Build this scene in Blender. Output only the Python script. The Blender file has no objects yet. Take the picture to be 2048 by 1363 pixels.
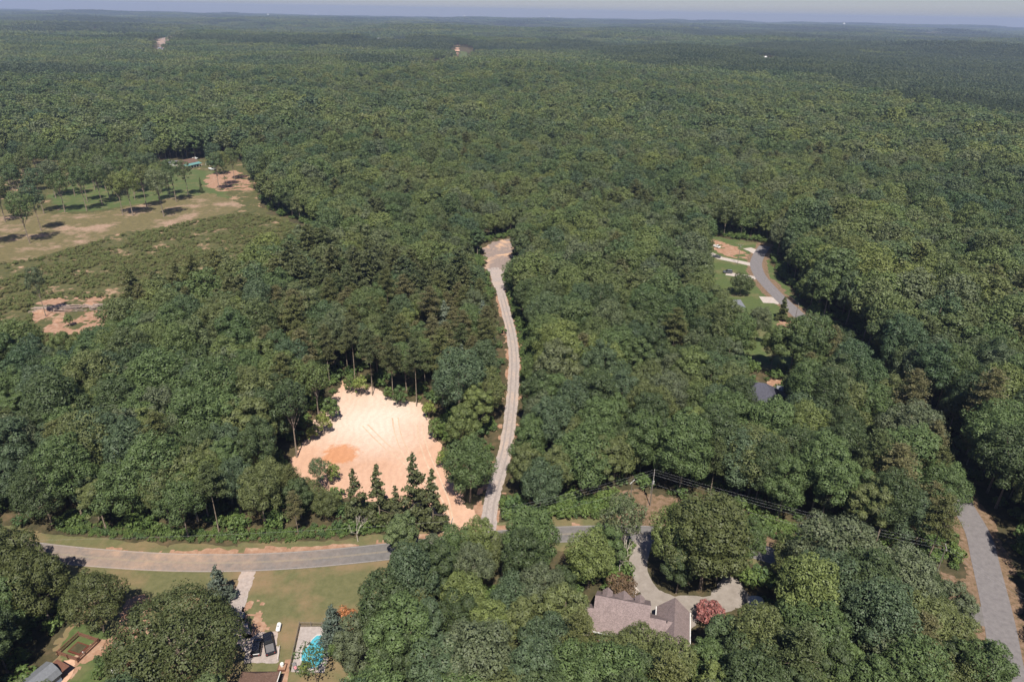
import bpy, math, random
import numpy as np
S = bpy.context.scene
COL = S.collection
# ------------------------------------------------------------------ camera, sky, sun, exposure
F, CAMH = 1365.33, 120.0
PITCH, ROLL = math.radians(25.7), math.radians(1.06)
def _rx(a): return np.array([[1,0,0],[0,math.cos(a),-math.sin(a)],[0,math.sin(a),math.cos(a)]])
def _rz(a): return np.array([[math.cos(a),-math.sin(a),0],[math.sin(a),math.cos(a),0],[0,0,1]])
RC = _rx(math.pi/2-PITCH) @ _rz(ROLL)
cam = bpy.data.objects.new('camera', bpy.data.cameras.new('camera')); COL.objects.link(cam)
cam.data.lens = 24.0; cam.data.sensor_width = 36.0; cam.data.clip_start = 1.0; cam.data.clip_end = 60000
from mathutils import Matrix, Vector
cam.matrix_world = Matrix.Translation((0,0,CAMH)) @ Matrix(RC.tolist()).to_4x4()
S.camera = cam
SUN_EL, SUN_AZ = math.radians(58), math.radians(176)      # azimuth clockwise from +Y (the view direction)
W = bpy.data.worlds.new('World'); S.world = W; W.use_nodes = True
nt = W.node_tree; sky = nt.nodes.new('ShaderNodeTexSky'); sky.sky_type = 'NISHITA'
sky.sun_disc = False; sky.sun_elevation = SUN_EL; sky.sun_rotation = SUN_AZ; sky.altitude = 200
sky.air_density = 1.2; sky.dust_density = .4; sky.ozone_density = 3.0
tint = nt.nodes.new('ShaderNodeMix'); tint.data_type = 'RGBA'; tint.blend_type = 'MULTIPLY'; tint.inputs[0].default_value = 1; tint.inputs[7].default_value = (.64,.70,.98,1)
nt.links.new(sky.outputs[0], tint.inputs[6]); nt.links.new(tint.outputs[2], nt.nodes['Background'].inputs[0]); nt.nodes['Background'].inputs[1].default_value = 0.055
sl = bpy.data.lights.new('sun', 'SUN'); sl.energy = 4.8; sl.angle = math.radians(0.53); sl.color = (1, .94, .84)
so = bpy.data.objects.new('sun', sl); COL.objects.link(so)
sd = Vector((math.sin(SUN_AZ)*math.cos(SUN_EL), math.cos(SUN_AZ)*math.cos(SUN_EL), math.sin(SUN_EL)))
so.rotation_euler = sd.to_track_quat('Z', 'Y').to_euler(); so.location = (0, -50, 300)
S.view_settings.view_transform = 'Standard'; S.view_settings.look = 'None'
S.view_settings.exposure = 1.0; S.view_settings.gamma = 1.0
S.render.engine = 'CYCLES'
S.cycles.max_bounces = 5; S.cycles.diffuse_bounces = 2; S.cycles.glossy_bounces = 2; S.cycles.transmission_bounces = 3
S.cycles.volume_bounces = 0; S.cycles.transparent_max_bounces = 4

# ------------------------------------------------------------------ helpers
def P(x, y, z=0.0):
    d = RC @ np.array([(x-1024)/F, -(y-681.5)/F, -1.0]); t = (z-CAMH)/d[2]
    return np.array([d[0]*t, d[1]*t])
def project(X, Y, Z):
    c = np.stack([X, Y, Z-CAMH], -1) @ RC
    return 1024-F*c[..., 0]/c[..., 2], 681.5+F*c[..., 1]/c[..., 2], -c[..., 2]
def PP(lst, z=0.0): return np.array([P(a, b, z) for a, b in lst])
def tag(o, label=None, cat=None, group=None, kind=None):
    if label: o['label'] = label
    if cat: o['category'] = cat
    if group: o['group'] = group
    if kind: o['kind'] = kind
    return o
def empty(name, loc, rz=0.0):
    o = bpy.data.objects.new(name, None); COL.objects.link(o); o.location = loc; o.rotation_euler = (0,0,rz)
    o.empty_display_size = 1; return o
def npmesh(name, verts, faces, mats, mi=None, smooth=False):
    """faces: (n,3|4) int array or list of tuples"""
    me = bpy.data.meshes.new(name)
    if isinstance(faces, np.ndarray):
        k = faces.shape[1]; n = len(faces)
        me.vertices.add(len(verts)); me.vertices.foreach_set('co', np.asarray(verts, np.float32).ravel())
        me.loops.add(n*k); me.loops.foreach_set('vertex_index', faces.astype(np.int32).ravel())
        me.polygons.add(n); me.polygons.foreach_set('loop_start', np.arange(0, n*k, k, dtype=np.int32))
        me.update(calc_edges=True)
    else:
        me.from_pydata([tuple(v) for v in verts], [], faces); me.update()
    for m in (mats if isinstance(mats, (list, tuple)) else [mats]): me.materials.append(m)
    if mi is not None: me.polygons.foreach_set('material_index', np.asarray(mi, np.int32))
    if smooth: me.polygons.foreach_set('use_smooth', np.ones(len(me.polygons), bool))
    me.update(); return me
def link(name, me, parent=None, loc=None):
    o = bpy.data.objects.new(name, me); COL.objects.link(o)
    if parent: o.parent = parent
    if loc is not None: o.location = loc
    return o
class MB:
    def __init__(s): s.v = []; s.f = []
    def add(s, vs, fs):
        b = len(s.v); s.v += [tuple(map(float, v)) for v in vs]; s.f += [tuple(b+i for i in f) for f in fs]; return s
    def box(s, x0, x1, y0, y1, z0, z1, rz=0, c=(0,0), taper=0.0, bev=0.0):
        t = taper
        vs = [(x0,y0,z0),(x1,y0,z0),(x1,y1,z0),(x0,y1,z0),(x0+t,y0+t,z1),(x1-t,y0+t,z1),(x1-t,y1-t,z1),(x0+t,y1-t,z1)]
        if rz:
            ca, sa = math.cos(rz), math.sin(rz)
            vs = [(c[0]+(x-c[0])*ca-(y-c[1])*sa, c[1]+(x-c[0])*sa+(y-c[1])*ca, z) for x, y, z in vs]
        return s.add(vs, [(0,3,2,1),(4,5,6,7),(0,1,5,4),(1,2,6,5),(2,3,7,6),(3,0,4,7)])
    def tube(s, pts, rad, n=6, cap=True):
        pts = [Vector(p) for p in pts]; rs = rad if isinstance(rad, (list, tuple)) else [rad]*len(pts)
        b = len(s.v); vs = []; fs = []
        for i, p in enumerate(pts):
            d = (pts[min(i+1, len(pts)-1)]-pts[max(i-1, 0)]).normalized()
            a = d.cross(Vector((0,0,1)) if abs(d.z) < .9 else Vector((1,0,0))).normalized(); c = d.cross(a)
            for k in range(n):
                t = 2*math.pi*k/n; vs.append(p+(a*math.cos(t)+c*math.sin(t))*rs[i])
        for i in range(len(pts)-1):
            for k in range(n):
                fs.append((i*n+k, i*n+(k+1) % n, (i+1)*n+(k+1) % n, (i+1)*n+k))
        if cap: fs.append(tuple(range(n))[::-1]); fs.append(tuple((len(pts)-1)*n+k for k in range(n)))
        return s.add(vs, fs)
    def gable(s, x0, x1, y0, y1, ze, zr, th=0.18, axis='x'):
        """pitched roof slab pair, ridge along axis"""
        if axis == 'x':
            ym = (y0+y1)/2
            q = lambda x, y, z: (x, y, z)
            prof = [(y0, ze), (ym, zr), (y1, ze), (y1, ze-th), (ym, zr-th), (y0, ze-th)]
            vs = [(x0, a, b) for a, b in prof]+[(x1, a, b) for a, b in prof]
        else:
            xm = (x0+x1)/2
            prof = [(x0, ze), (xm, zr), (x1, ze), (x1, ze-th), (xm, zr-th), (x0, ze-th)]
            vs = [(a, y0, b) for a, b in prof]+[(a, y1, b) for a, b in prof]
        fs = [(0,1,7,6),(1,2,8,7),(3,4,10,9),(4,5,11,10),(2,3,9,8),(5,0,6,11),(0,5,4,1),(1,4,3,2),(6,7,10,11),(7,8,9,10)]
        return s.add(vs, fs)
    def hip(s, x0, x1, y0, y1, ze, zr, inset):
        ym = (y0+y1)/2
        vs = [(x0,y0,ze),(x1,y0,ze),(x1,y1,ze),(x0,y1,ze),(x0+inset,ym,zr),(x1-inset,ym,zr)]
        return s.add(vs, [(0,1,5,4),(1,2,5),(2,3,4,5),(3,0,4),(3,2,1,0)])
    def build(s, name, mat, parent=None, smooth=False, loc=None, rz=None):
        me = npmesh(name, s.v, s.f, mat, smooth=smooth); o = link(name, me, parent, loc)
        if rz is not None: o.rotation_euler = (0,0,rz)
        return o
    def mesh(s, name, mat): return npmesh(name, s.v, s.f, mat)

# ------------------------------------------------------------------ materials
def mat(name):
    m = bpy.data.materials.new(name); m.use_nodes = True; n = m.node_tree; n.nodes.clear()
    out = n.nodes.new('ShaderNodeOutputMaterial'); return m, n, out
def N(n, t, **kw):
    o = n.nodes.new(t)
    for k, v in kw.items():
        if k.startswith('i_'): o.inputs[k[2:].replace('_', ' ')].default_value = v
        else: setattr(o, k, v)
    return o
def ramp(n, fac, stops, interp='LINEAR'):
    r = n.nodes.new('ShaderNodeValToRGB'); r.color_ramp.interpolation = interp
    e = r.color_ramp.elements
    while len(e) < len(stops): e.new(0.5)
    for i, (p, c) in enumerate(stops):
        e[i].position = p; e[i].color = (c[0], c[1], c[2], 1) if not isinstance(c, (int, float)) else (c, c, c, 1)
    n.links.new(fac, r.inputs[0]); return r
def noise(n, scale, detail=3, rough=0.55, vec=None, dist=0.0):
    t = N(n, 'ShaderNodeTexNoise'); t.inputs['Scale'].default_value = scale; t.inputs['Detail'].default_value = detail
    t.inputs['Roughness'].default_value = rough; t.inputs['Distortion'].default_value = dist
    if vec is None:
        g = N(n, 'ShaderNodeNewGeometry'); vec = g.outputs['Position']
    n.links.new(vec, t.inputs['Vector']); return t.outputs['Fac']
def mix(n, fac, a, b, mode='MIX'):
    m = N(n, 'ShaderNodeMix', data_type='RGBA', blend_type=mode)
    for s, v in ((m.inputs[0], fac), (m.inputs[6], a), (m.inputs[7], b)):
        if isinstance(v, (int, float)): s.default_value = v
        elif isinstance(v, tuple): s.default_value = (*v[:3], 1)
        else: n.links.new(v, s)
    return m.outputs[2]
def surf(name, color_fn, rough=0.9, spec=0.15, metal=0.0, bump=None):
    m, n, out = mat(name); b = N(n, 'ShaderNodeBsdfPrincipled')
    c = color_fn(n) if callable(color_fn) else color_fn
    if isinstance(c, tuple): b.inputs['Base Color'].default_value = (*c, 1)
    else: n.links.new(c, b.inputs['Base Color'])
    b.inputs['Roughness'].default_value = rough; b.inputs['Metallic'].default_value = metal
    b.inputs['Specular IOR Level'].default_value = spec
    if bump:
        bp = N(n, 'ShaderNodeBump'); bp.inputs['Strength'].default_value = bump[1]; bp.inputs['Distance'].default_value = bump[2]
        n.links.new(noise(n, bump[0], 4), bp.inputs['Height']); n.links.new(bp.outputs[0], b.inputs['Normal'])
    n.links.new(b.outputs[0], out.inputs['Surface']); return m
def foliage(name, cols, amt=0.25, transl=0.24, regional=True):
    """per-tree hue from a ramp of leaf colours, broken up inside the crown and across the woods"""
    m, n, out = mat(name)
    oi = N(n, 'ShaderNodeObjectInfo')
    r = ramp(n, oi.outputs['Random'], [(i/(len(cols)-1) if len(cols) > 1 else 0, c) for i, c in enumerate(cols)])
    c = r.outputs[0]
    if regional:
        reg = noise(n, 0.008, 3, 0.65, oi.outputs['Location'])
        rr = ramp(n, reg, [(0.38, (.74,.82,.88)), (0.5, (1, 1, 1)), (0.62, (1.20,1.13,1.0))])
        c = mix(n, 1.0, c, rr.outputs[0], 'MULTIPLY')
    v = ramp(n, noise(n, 0.9, 2, 0.6), [(0.3, (1-amt, 1-amt, 1-amt*.8)), (0.7, (1+amt, 1+amt*.9, 1+amt*.4))])
    c = mix(n, 1.0, c, v.outputs[0], 'MULTIPLY')
    d = N(n, 'ShaderNodeBsdfPrincipled'); d.inputs['Roughness'].default_value = 0.55
    d.inputs['Specular IOR Level'].default_value = 0.25
    t = N(n, 'ShaderNodeBsdfTranslucent'); ms = N(n, 'ShaderNodeMixShader'); ms.inputs[0].default_value = transl
    n.links.new(c, d.inputs['Base Color']); n.links.new(mix(n, 1.0, c, (1.1, 1.25, .6), 'MULTIPLY'), t.inputs['Color'])
    n.links.new(d.outputs[0], ms.inputs[1]); n.links.new(t.outputs[0], ms.inputs[2]); n.links.new(ms.outputs[0], out.inputs['Surface'])
    return m
M = {}
BCOL = {'dark green': (.052,.073,.030), 'olive': (.095,.111,.042), 'mid green': (.075,.109,.040), 'yellow-green': (.112,.138,.045), 'blue-green': (.064,.092,.048), 'grey-green': (.091,.109,.059)}
M['broad'] = foliage('broadleaf_foliage', [BCOL[q] for q in ('dark green', 'olive', 'mid green', 'blue-green', 'mid green', 'yellow-green', 'grey-green', 'olive', 'yellow-green', 'dark green')])
for q_, c_ in BCOL.items(): M[q_] = foliage(q_.replace(' ', '_').replace('-', '_')+'_foliage', [tuple(x*.9 for x in c_), tuple(x*1.1 for x in c_)], regional=False)
M['broad_light'] = foliage('light_broadleaf_foliage', [(.100,.130,.055), (.120,.150,.060)])
M['broad_dark'] = foliage('dark_oak_foliage', [(.062,.074,.028), (.072,.084,.030)])
M['pine'] = foliage('pine_foliage', [(.078,.088,.034), (.094,.098,.040), (.070,.086,.036), (.104,.102,.044)])
M['spruce'] = foliage('blue_green_conifer_foliage', [(.090,.112,.086), (.100,.122,.092)])
M['teal'] = foliage('plantation_pine_foliage', [(.052,.072,.036), (.060,.080,.038)])
M['bush'] = foliage('bush_foliage', [(.065,.105,.030), (.095,.135,.038), (.055,.092,.036)], regional=False)
M['scrub'] = foliage('scrub_foliage', [(.110,.135,.045), (.135,.148,.055), (.125,.115,.050)], regional=False)
M['yellowing'] = foliage('yellow_green_sapling_foliage', [(.17,.19,.045), (.13,.17,.045)], regional=False)
M['orange_leaf'] = foliage('rusty_orange_foliage', [(.27,.11,.045), (.27,.11,.045)], regional=False, transl=.15)
M['plum_leaf'] = foliage('plum_brown_foliage', [(.12,.080,.048), (.12,.080,.048)], regional=False)
M['pink_leaf'] = foliage('pink_blossom', [(.22,.085,.078), (.22,.085,.078)], regional=False, transl=.1)
M['bark'] = surf('bark', lambda n: ramp(n, noise(n, 3, 4), [(.3, (.10,.075,.055)), (.7, (.26,.21,.165))]).outputs[0])
M['dead_bark'] = surf('weathered_bare_wood', lambda n: ramp(n, noise(n, 3, 4), [(.3, (.28,.24,.20)), (.7, (.45,.40,.35))]).outputs[0])
def ground_col(n):
    a = ramp(n, noise(n, .35, 5, .65), [(.3, (.030,.028,.016)), (.5, (.055,.048,.026)), (.72, (.10,.072,.045))]).outputs[0]
    b = ramp(n, noise(n, .02, 4, .6), [(.35, (.7,.75,.7)), (.65, (1.2,1.1,1.0))]).outputs[0]
    return mix(n, 1.0, a, b, 'MULTIPLY')
M['ground'] = surf('forest_floor', ground_col, bump=(.8, .6, .3))
def clearing_col(n):
    g = N(n, 'ShaderNodeNewGeometry')
    base = ramp(n, noise(n, .05, 4, .6), [(.35, (.36,.222,.152)), (.62, (.405,.262,.188))]).outputs[0]
    # pale, scraped subsoil in the upper part of the clearing
    c1 = P(745, 850); dv = N(n, 'ShaderNodeVectorMath', operation='DISTANCE'); dv.inputs[1].default_value = (c1[0], c1[1]+4, 0)
    n.links.new(g.outputs['Position'], dv.inputs[0])
    ad = N(n, 'ShaderNodeMath', operation='MULTIPLY_ADD'); ad.inputs[1].default_value = 18; n.links.new(noise(n, .09, 4, .6), ad.inputs[0]); n.links.new(dv.outputs['Value'], ad.inputs[2])
    f = ramp(n, N_map(n, ad.outputs[0], 14, 36), [(0, 1.0), (1, 0.0)]).outputs[0]
    c = mix(n, f, base, (.46,.385,.325))
    # a darker orange clay patch at the left
    c2 = P(680, 908); d2 = N(n, 'ShaderNodeVectorMath', operation='DISTANCE'); d2.inputs[1].default_value = (c2[0], c2[1], 0)
    n.links.new(g.outputs['Position'], d2.inputs[0])
    a2 = N(n, 'ShaderNodeMath', operation='MULTIPLY_ADD'); a2.inputs[1].default_value = 9; n.links.new(noise(n, .4, 4, .65), a2.inputs[0]); n.links.new(d2.outputs['Value'], a2.inputs[2])
    f2 = ramp(n, N_map(n, a2.outputs[0], 8.6, 10.4), [(0, .85), (1, 0.0)]).outputs[0]
    c = mix(n, f2, c, (.36,.165,.078))
    wav = N(n, 'ShaderNodeTexWave'); wav.inputs['Scale'].default_value = .12; wav.inputs['Distortion'].default_value = 14; wav.inputs['Detail'].default_value = 3
    n.links.new(g.outputs['Position'], wav.inputs['Vector'])
    c = mix(n, .35, c, ramp(n, wav.outputs['Fac'], [(0, (.86,.84,.82)), (1, (1.06,1.05,1.03))]).outputs[0], 'MULTIPLY')
    return mix(n, .8, c, ramp(n, noise(n, 1.3, 5, .7), [(.3, (.88,.84,.80)), (.7, (1.06,1.06,1.06))]).outputs[0], 'MULTIPLY')
def N_map(n, v, a, b):
    m = N(n, 'ShaderNodeMapRange'); m.inputs[1].default_value = a; m.inputs[2].default_value = b; n.links.new(v, m.inputs[0]); return m.outputs[0]
M['clearing'] = surf('bare_orange_clay', clearing_col, bump=(.7, .5, .25))
M['clay'] = surf('red_clay', lambda n: ramp(n, noise(n, .5, 5, .65), [(.3, (.165,.090,.056)), (.5, (.235,.138,.090)), (.7, (.290,.200,.142))]).outputs[0], bump=(1, .5, .2))
M['tanground'] = surf('dry_bank', lambda n: ramp(n, noise(n, .9, 5, .7), [(.3, (0.0498,0.0459,0.0191)), (.45, (0.115,0.0766,0.0459)), (.6, (0.161,0.107,0.0725)), (.75, (0.191,0.138,0.0998))]).outputs[0], bump=(1.5, .6, .2))
M['lawn'] = surf('mown_lawn', lambda n: mix(n, ramp(n, noise(n, .07, 5, .62), [(.46, 0.0), (.66, .75)]).outputs[0],
    ramp(n, noise(n, .6, 5, .7), [(.3, (0.0713,0.0734,0.0309)), (.7, (0.109,0.102,0.0475))]).outputs[0], (0.19,0.121,0.0713)), bump=(2, .4, .1))
M['green_lawn'] = surf('green_lawn', lambda n: mix(n, ramp(n, noise(n, .12, 4, .6), [(.5, 0.0), (.75, .6)]).outputs[0],
    ramp(n, noise(n, .8, 5, .7), [(.3, (0.0415,0.0611,0.0195)), (.7, (0.0733,0.0925,0.0317))]).outputs[0], (0.176,0.122,0.0733)), bump=(2, .4, .1))
def field_col(n):
    g = ramp(n, noise(n, .35, 5, .7), [(.32, (.035,.042,.016)), (.5, (.062,.062,.024)), (.68, (.092,.078,.033))]).outputs[0]
    f = ramp(n, noise(n, .09, 6, .72), [(.55, 0.0), (.63, .9)]).outputs[0]
    return mix(n, f, g, ramp(n, noise(n, .5, 3), [(.3, (.20,.115,.07)), (.7, (.32,.22,.15))]).outputs[0])
M['field'] = surf('weedy_field', field_col, bump=(0.528,0.396,0.198))
M['track'] = surf('graded_strip', lambda n: mix(n, ramp(n, noise(n, .05, 5, .65), [(.50, 0.0), (.62, .8)]).outputs[0],
    ramp(n, noise(n, .4, 5, .7), [(.3, (.075,.066,.030)), (.7, (.130,.105,.050))]).outputs[0], ramp(n, noise(n, .7, 4), [(.3, (.20,.125,.088)), (.7, (.30,.21,.155))]).outputs[0]), bump=(1, .5, .2))
def asphalt_col(n):
    a = ramp(n, noise(n, .8, 6, .7), [(.3, (0.0891,0.0825,0.0792)), (.7, (0.135,0.125,0.119))]).outputs[0]
    c = P(330, 1112); g = N(n, 'ShaderNodeNewGeometry'); sc = N(n, 'ShaderNodeVectorMath', operation='MULTIPLY'); sc.inputs[1].default_value = (.35, 1, 1)
    n.links.new(g.outputs['Position'], sc.inputs[0])
    d = N(n, 'ShaderNodeVectorMath', operation='DISTANCE'); d.inputs[1].default_value = (c[0]*.35, c[1]+1, 0); n.links.new(sc.outputs[0], d.inputs[0])
    f = ramp(n, N_map(n, d.outputs['Value'], 3, 17), [(0, 1.0), (1, 0.0)]).outputs[0]
    k = mix(n, 1.0, f, ramp(n, noise(n, .25, 5, .7), [(.33, .10), (.7, .85)]).outputs[0], 'MULTIPLY')
    return mix(n, k, a, (0.317,0.211,0.145))
M['asphalt'] = surf('worn_asphalt', asphalt_col, rough=.85, bump=(6, .2, .03))
M['asphalt2'] = surf('grey_asphalt', lambda n: ramp(n, noise(n, .8, 6, .7), [(.3, (.105,.096,.098)), (.7, (.150,.138,.138))]).outputs[0], rough=.85, bump=(6, .2, .03))
def gravel_col(n):
    a = ramp(n, noise(n, 1.2, 6, .75), [(.28, (.17,.142,.128)), (.5, (.245,.208,.19)), (.72, (.32,.278,.255))]).outputs[0]
    return mix(n, ramp(n, noise(n, .12, 4, .6), [(.45, 0.0), (.7, .5)]).outputs[0], a, (0.363,0.264,0.198))
M['gravel'] = surf('grey_gravel', gravel_col, bump=(4, .5, .06))
M['padgravel'] = surf('brown_gravel', lambda n: mix(n, ramp(n, noise(n, .07, 4, .6, dist=1.0), [(.5, 0.0), (.62, .8)]).outputs[0],
    ramp(n, noise(n, 1.0, 5, .7), [(.3, (0.132,0.099,0.0858)), (.7, (0.224,0.178,0.155))]).outputs[0], (0.436,0.277,0.172)), bump=(4, .5, .06))
M['concrete'] = surf('concrete', lambda n: ramp(n, noise(n, .6, 5, .65), [(.3, (0.157,0.135,0.117)), (.7, (0.218,0.191,0.17))]).outputs[0])
M['palecon'] = surf('pale_concrete', lambda n: ramp(n, noise(n, .9, 5, .65), [(.3, (0.264,0.227,0.201)), (.7, (0.359,0.317,0.285))]).outputs[0])
def plain(name, c, rough=.6, spec=.3, metal=0., var=.12, sc=3.):
    return surf(name, lambda n: ramp(n, noise(n, sc, 4), [(.3, tuple(x*(1-var) for x in c)), (.7, tuple(min(1, x*(1+var)) for x in c))]).outputs[0], rough, spec, metal)
def shingle(name, c):
    def f(n):
        tc = N(n, 'ShaderNodeTexCoord'); mp = N(n, 'ShaderNodeMapping'); mp.inputs['Scale'].default_value = (1.2, 1.2, 5.0); n.links.new(tc.outputs['Object'], mp.inputs[0])
        b = N(n, 'ShaderNodeTexBrick'); b.inputs['Scale'].default_value = 1.6; b.inputs['Color1'].default_value = (*[x*.82 for x in c], 1); b.inputs['Color2'].default_value = (*[x*1.18 for x in c], 1)
        b.inputs['Mortar'].default_value = (*[x*.6 for x in c], 1); b.inputs['Mortar Size'].default_value = .012; n.links.new(mp.outputs[0], b.inputs[0])
        return mix(n, .7, b.outputs[0], ramp(n, noise(n, .9, 5, .7), [(.3, (.8,.8,.8)), (.7, (1.15,1.15,1.15))]).outputs[0], 'MULTIPLY')
    return surf(name, f, rough=.9, spec=.1, bump=(9, .3, .03))
M['roof'] = shingle('mauve_brown_shingles', (.165,.128,.124)); M['roof2'] = shingle('brown_shingles', (0.109,0.068,0.0517)); M['roof3'] = shingle('slate_blue_shingles', (0.0571,0.0571,0.0734))
M['white'] = plain('white_paint', (0.477,0.465,0.446)); M['cream'] = plain('cream_siding', (0.374,0.326,0.272)); M['greyroof'] = plain('grey_metal_roof', (.11,.115,.125), .45, .4)
M['dark'] = plain('dark_glass', (0.0136,0.015,0.0177), .12, .6); M['black'] = plain('black_car_paint', (0.00816,0.00816,0.0102), .22, .6); M['rubber'] = plain('rubber', (0.0136,0.0136,0.0136), .9)
M['chrome'] = plain('bright_metal', (0.408,0.408,0.422), .25, .5, .9); M['wood'] = plain('brown_timber', (0.109,0.051,0.034)); M['polewood'] = plain('grey_brown_pole_timber', (0.136,0.116,0.0986)); M['log'] = plain('weathered_log', (0.204,0.156,0.129), var=.35, sc=1.2)
M['insul'] = plain('pale_grey_ceramic', (0.422,0.422,0.408), .3, .5); M['wire'] = plain('aluminium_wire', (0.245,0.245,0.252), .5); M['teal_roof'] = plain('teal_metal_roof', (0.0884,0.184,0.17), .5); M['brick'] = plain('red_brown_brick', (0.177,0.0884,0.0612))
M['deck'] = surf('pool_deck', lambda n: ramp(n, noise(n, 1.5, 4), [(.3, (0.223,0.191,0.175)), (.7, (0.292,0.254,0.233))]).outputs[0])
M['bluegrey'] = plain('blue_grey_paint', (0.17,0.224,0.306)); M['red'] = plain('red_paint', (0.238,0.034,0.0272)); M['stone'] = plain('pale_stone', (0.359,0.342,0.315)); M['mulch'] = plain('dark_red_mulch', (0.0884,0.0306,0.0204), .95, .05)
mw, nw, ow = mat('pool_water'); bw = N(nw, 'ShaderNodeBsdfPrincipled'); bw.inputs['Base Color'].default_value = (.06,.27,.33,1); bw.inputs['Roughness'].default_value = .08
bpw = N(nw, 'ShaderNodeBump'); bpw.inputs['Strength'].default_value = .15; nw.links.new(noise(nw, 2.5, 2), bpw.inputs['Height']); nw.links.new(bpw.outputs[0], bw.inputs['Normal']); nw.links.new(bw.outputs[0], ow.inputs[0]); M['water'] = mw
M['yellow'] = plain('faded_yellow_paint', (.22,.18,.12), .8); M['linewhite'] = plain('worn_white_paint', (.24,.22,.205), .8)

# ------------------------------------------------------------------ terrain
rng = np.random.default_rng(7)
def vnoise(x, y, seed, sc):
    """smooth value noise, numpy"""
    x = np.asarray(x)/sc; y = np.asarray(y)/sc
    xi = np.floor(x).astype(np.int64); yi = np.floor(y).astype(np.int64); fx = x-xi; fy = y-yi
    fx = fx*fx*(3-2*fx); fy = fy*fy*(3-2*fy)
    def h(a, b):
        v = np.sin(a*127.1+b*311.7+seed*74.7)*43758.5453; return v-np.floor(v)
    return (h(xi, yi)*(1-fx)+h(xi+1, yi)*fx)*(1-fy)+(h(xi, yi+1)*(1-fx)+h(xi+1, yi+1)*fx)*fy
def terrain(x, y):
    r = np.hypot(x, y); a = np.clip((r-700)/800, 0, 1); a = a*a*(3-2*a)
    z = (vnoise(x, y, 1, 560)-.5)*44+(vnoise(x, y, 2, 240)-.5)*14
    far = np.clip((r-3500)/7000, 0, 1)
    z = z*a+(vnoise(x, y, 3, 2400)-.5)*44*far
    return z
nr, na = 230, 361
rr_ = np.concatenate([[0.01], np.geomspace(12, 15500, nr-1)]); th = np.linspace(-math.radians(88), math.radians(88), na)
RR, TH = np.meshgrid(rr_, th, indexing='ij'); X = RR*np.sin(TH); Y = RR*np.cos(TH)-90
Z = terrain(X, Y); idx = np.arange(nr*na).reshape(nr, na)
fc = np.stack([idx[:-1, :-1], idx[:-1, 1:], idx[1:, 1:], idx[1:, :-1]], -1).reshape(-1, 4)
g = link('ground', npmesh('ground', np.stack([X, Y, Z], -1).reshape(-1, 3), fc, M['ground'], smooth=True)); tag(g, kind='structure')

# ------------------------------------------------------------------ polygons: signed distance, sheets, ribbons
def sdf(pts, poly):
    """negative inside"""
    pts = np.asarray(pts, float); d = np.full(len(pts), 1e9); ins = np.zeros(len(pts), bool)
    for i in range(len(poly)):
        a = poly[i]; b = poly[(i+1) % len(poly)]; e = b-a; w = pts-a
        t = np.clip((w@e)/max(e@e, 1e-9), 0, 1); d = np.minimum(d, np.hypot(*(w-t[:, None]*e).T))
        c = (a[1] <= pts[:, 1]) != (b[1] <= pts[:, 1])
        with np.errstate(divide='ignore', invalid='ignore'):
            xc = a[0]+(pts[:, 1]-a[1])*e[0]/(e[1] if e[1] else 1e-9)
        ins ^= c & (pts[:, 0] < xc)
    return np.where(ins, -d, d)
def ldist(pts, line):
    pts = np.asarray(pts, float); d = np.full(len(pts), 1e9)
    for a, b in zip(line[:-1], line[1:]):
        e = b-a; w = pts-a; t = np.clip((w@e)/max(e@e, 1e-9), 0, 1); d = np.minimum(d, np.hypot(*(w-t[:, None]*e).T))
    return d
def sheet(name, poly, mt, z, cell=.6, rag=1.2, sc=3.0, kind='structure', line=None, half=0, seed=3, drop=0.0):
    poly = np.asarray(poly); src = poly if line is None else line
    lo = src.min(0)-half-rag-cell; hi = src.max(0)+half+rag+cell
    xs = np.arange(lo[0], hi[0], cell); ys = np.arange(lo[1], hi[1], cell); nx, ny = len(xs), len(ys)
    XX, YY = np.meshgrid(xs, ys, indexing='ij'); pts = np.stack([XX.ravel(), YY.ravel()], -1)
    d = sdf(pts, poly) if line is None else ldist(pts, line)-half
    nz = (vnoise(pts[:, 0], pts[:, 1], seed, sc)-.5)*2*rag+(vnoise(pts[:, 0], pts[:, 1], seed+9, sc*.33)-.5)*rag
    keep = (d+nz < 0).reshape(nx, ny)
    if drop: keep &= (vnoise(pts[:, 0], pts[:, 1], seed+5, 5)*.6+vnoise(pts[:, 0], pts[:, 1], seed+6, 1.6)*.4 > drop).reshape(nx, ny)
    kc = keep[:-1, :-1] & keep[1:, 1:] & keep[1:, :-1] & keep[:-1, 1:]
    id_ = np.arange(nx*ny).reshape(nx, ny)
    f = np.stack([id_[:-1, :-1], id_[1:, :-1], id_[1:, 1:], id_[:-1, 1:]], -1)[kc]
    u, inv = np.unique(f, return_inverse=True); f = inv.reshape(-1, 4)
    Fd = (d+nz).reshape(nx, ny); gx, gy = np.gradient(Fd, cell); g2 = np.maximum(gx**2+gy**2, .25).ravel()
    cnt = np.bincount(f.ravel(), minlength=len(u)); mv = (cnt < 4) & (np.abs(Fd.ravel()[u]) < cell*1.6)
    st = np.where(mv, Fd.ravel()[u]/g2[u], 0); st = np.clip(st, -cell*1.1, cell*1.1)
    ux = pts[u, 0]-st*gx.ravel()[u]; uy = pts[u, 1]-st*gy.ravel()[u]
    v = np.stack([ux, uy, terrain(ux, uy)+z], -1)
    o = link(name, npmesh(name, v, f, mt)); tag(o, kind=kind); return o
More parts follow.
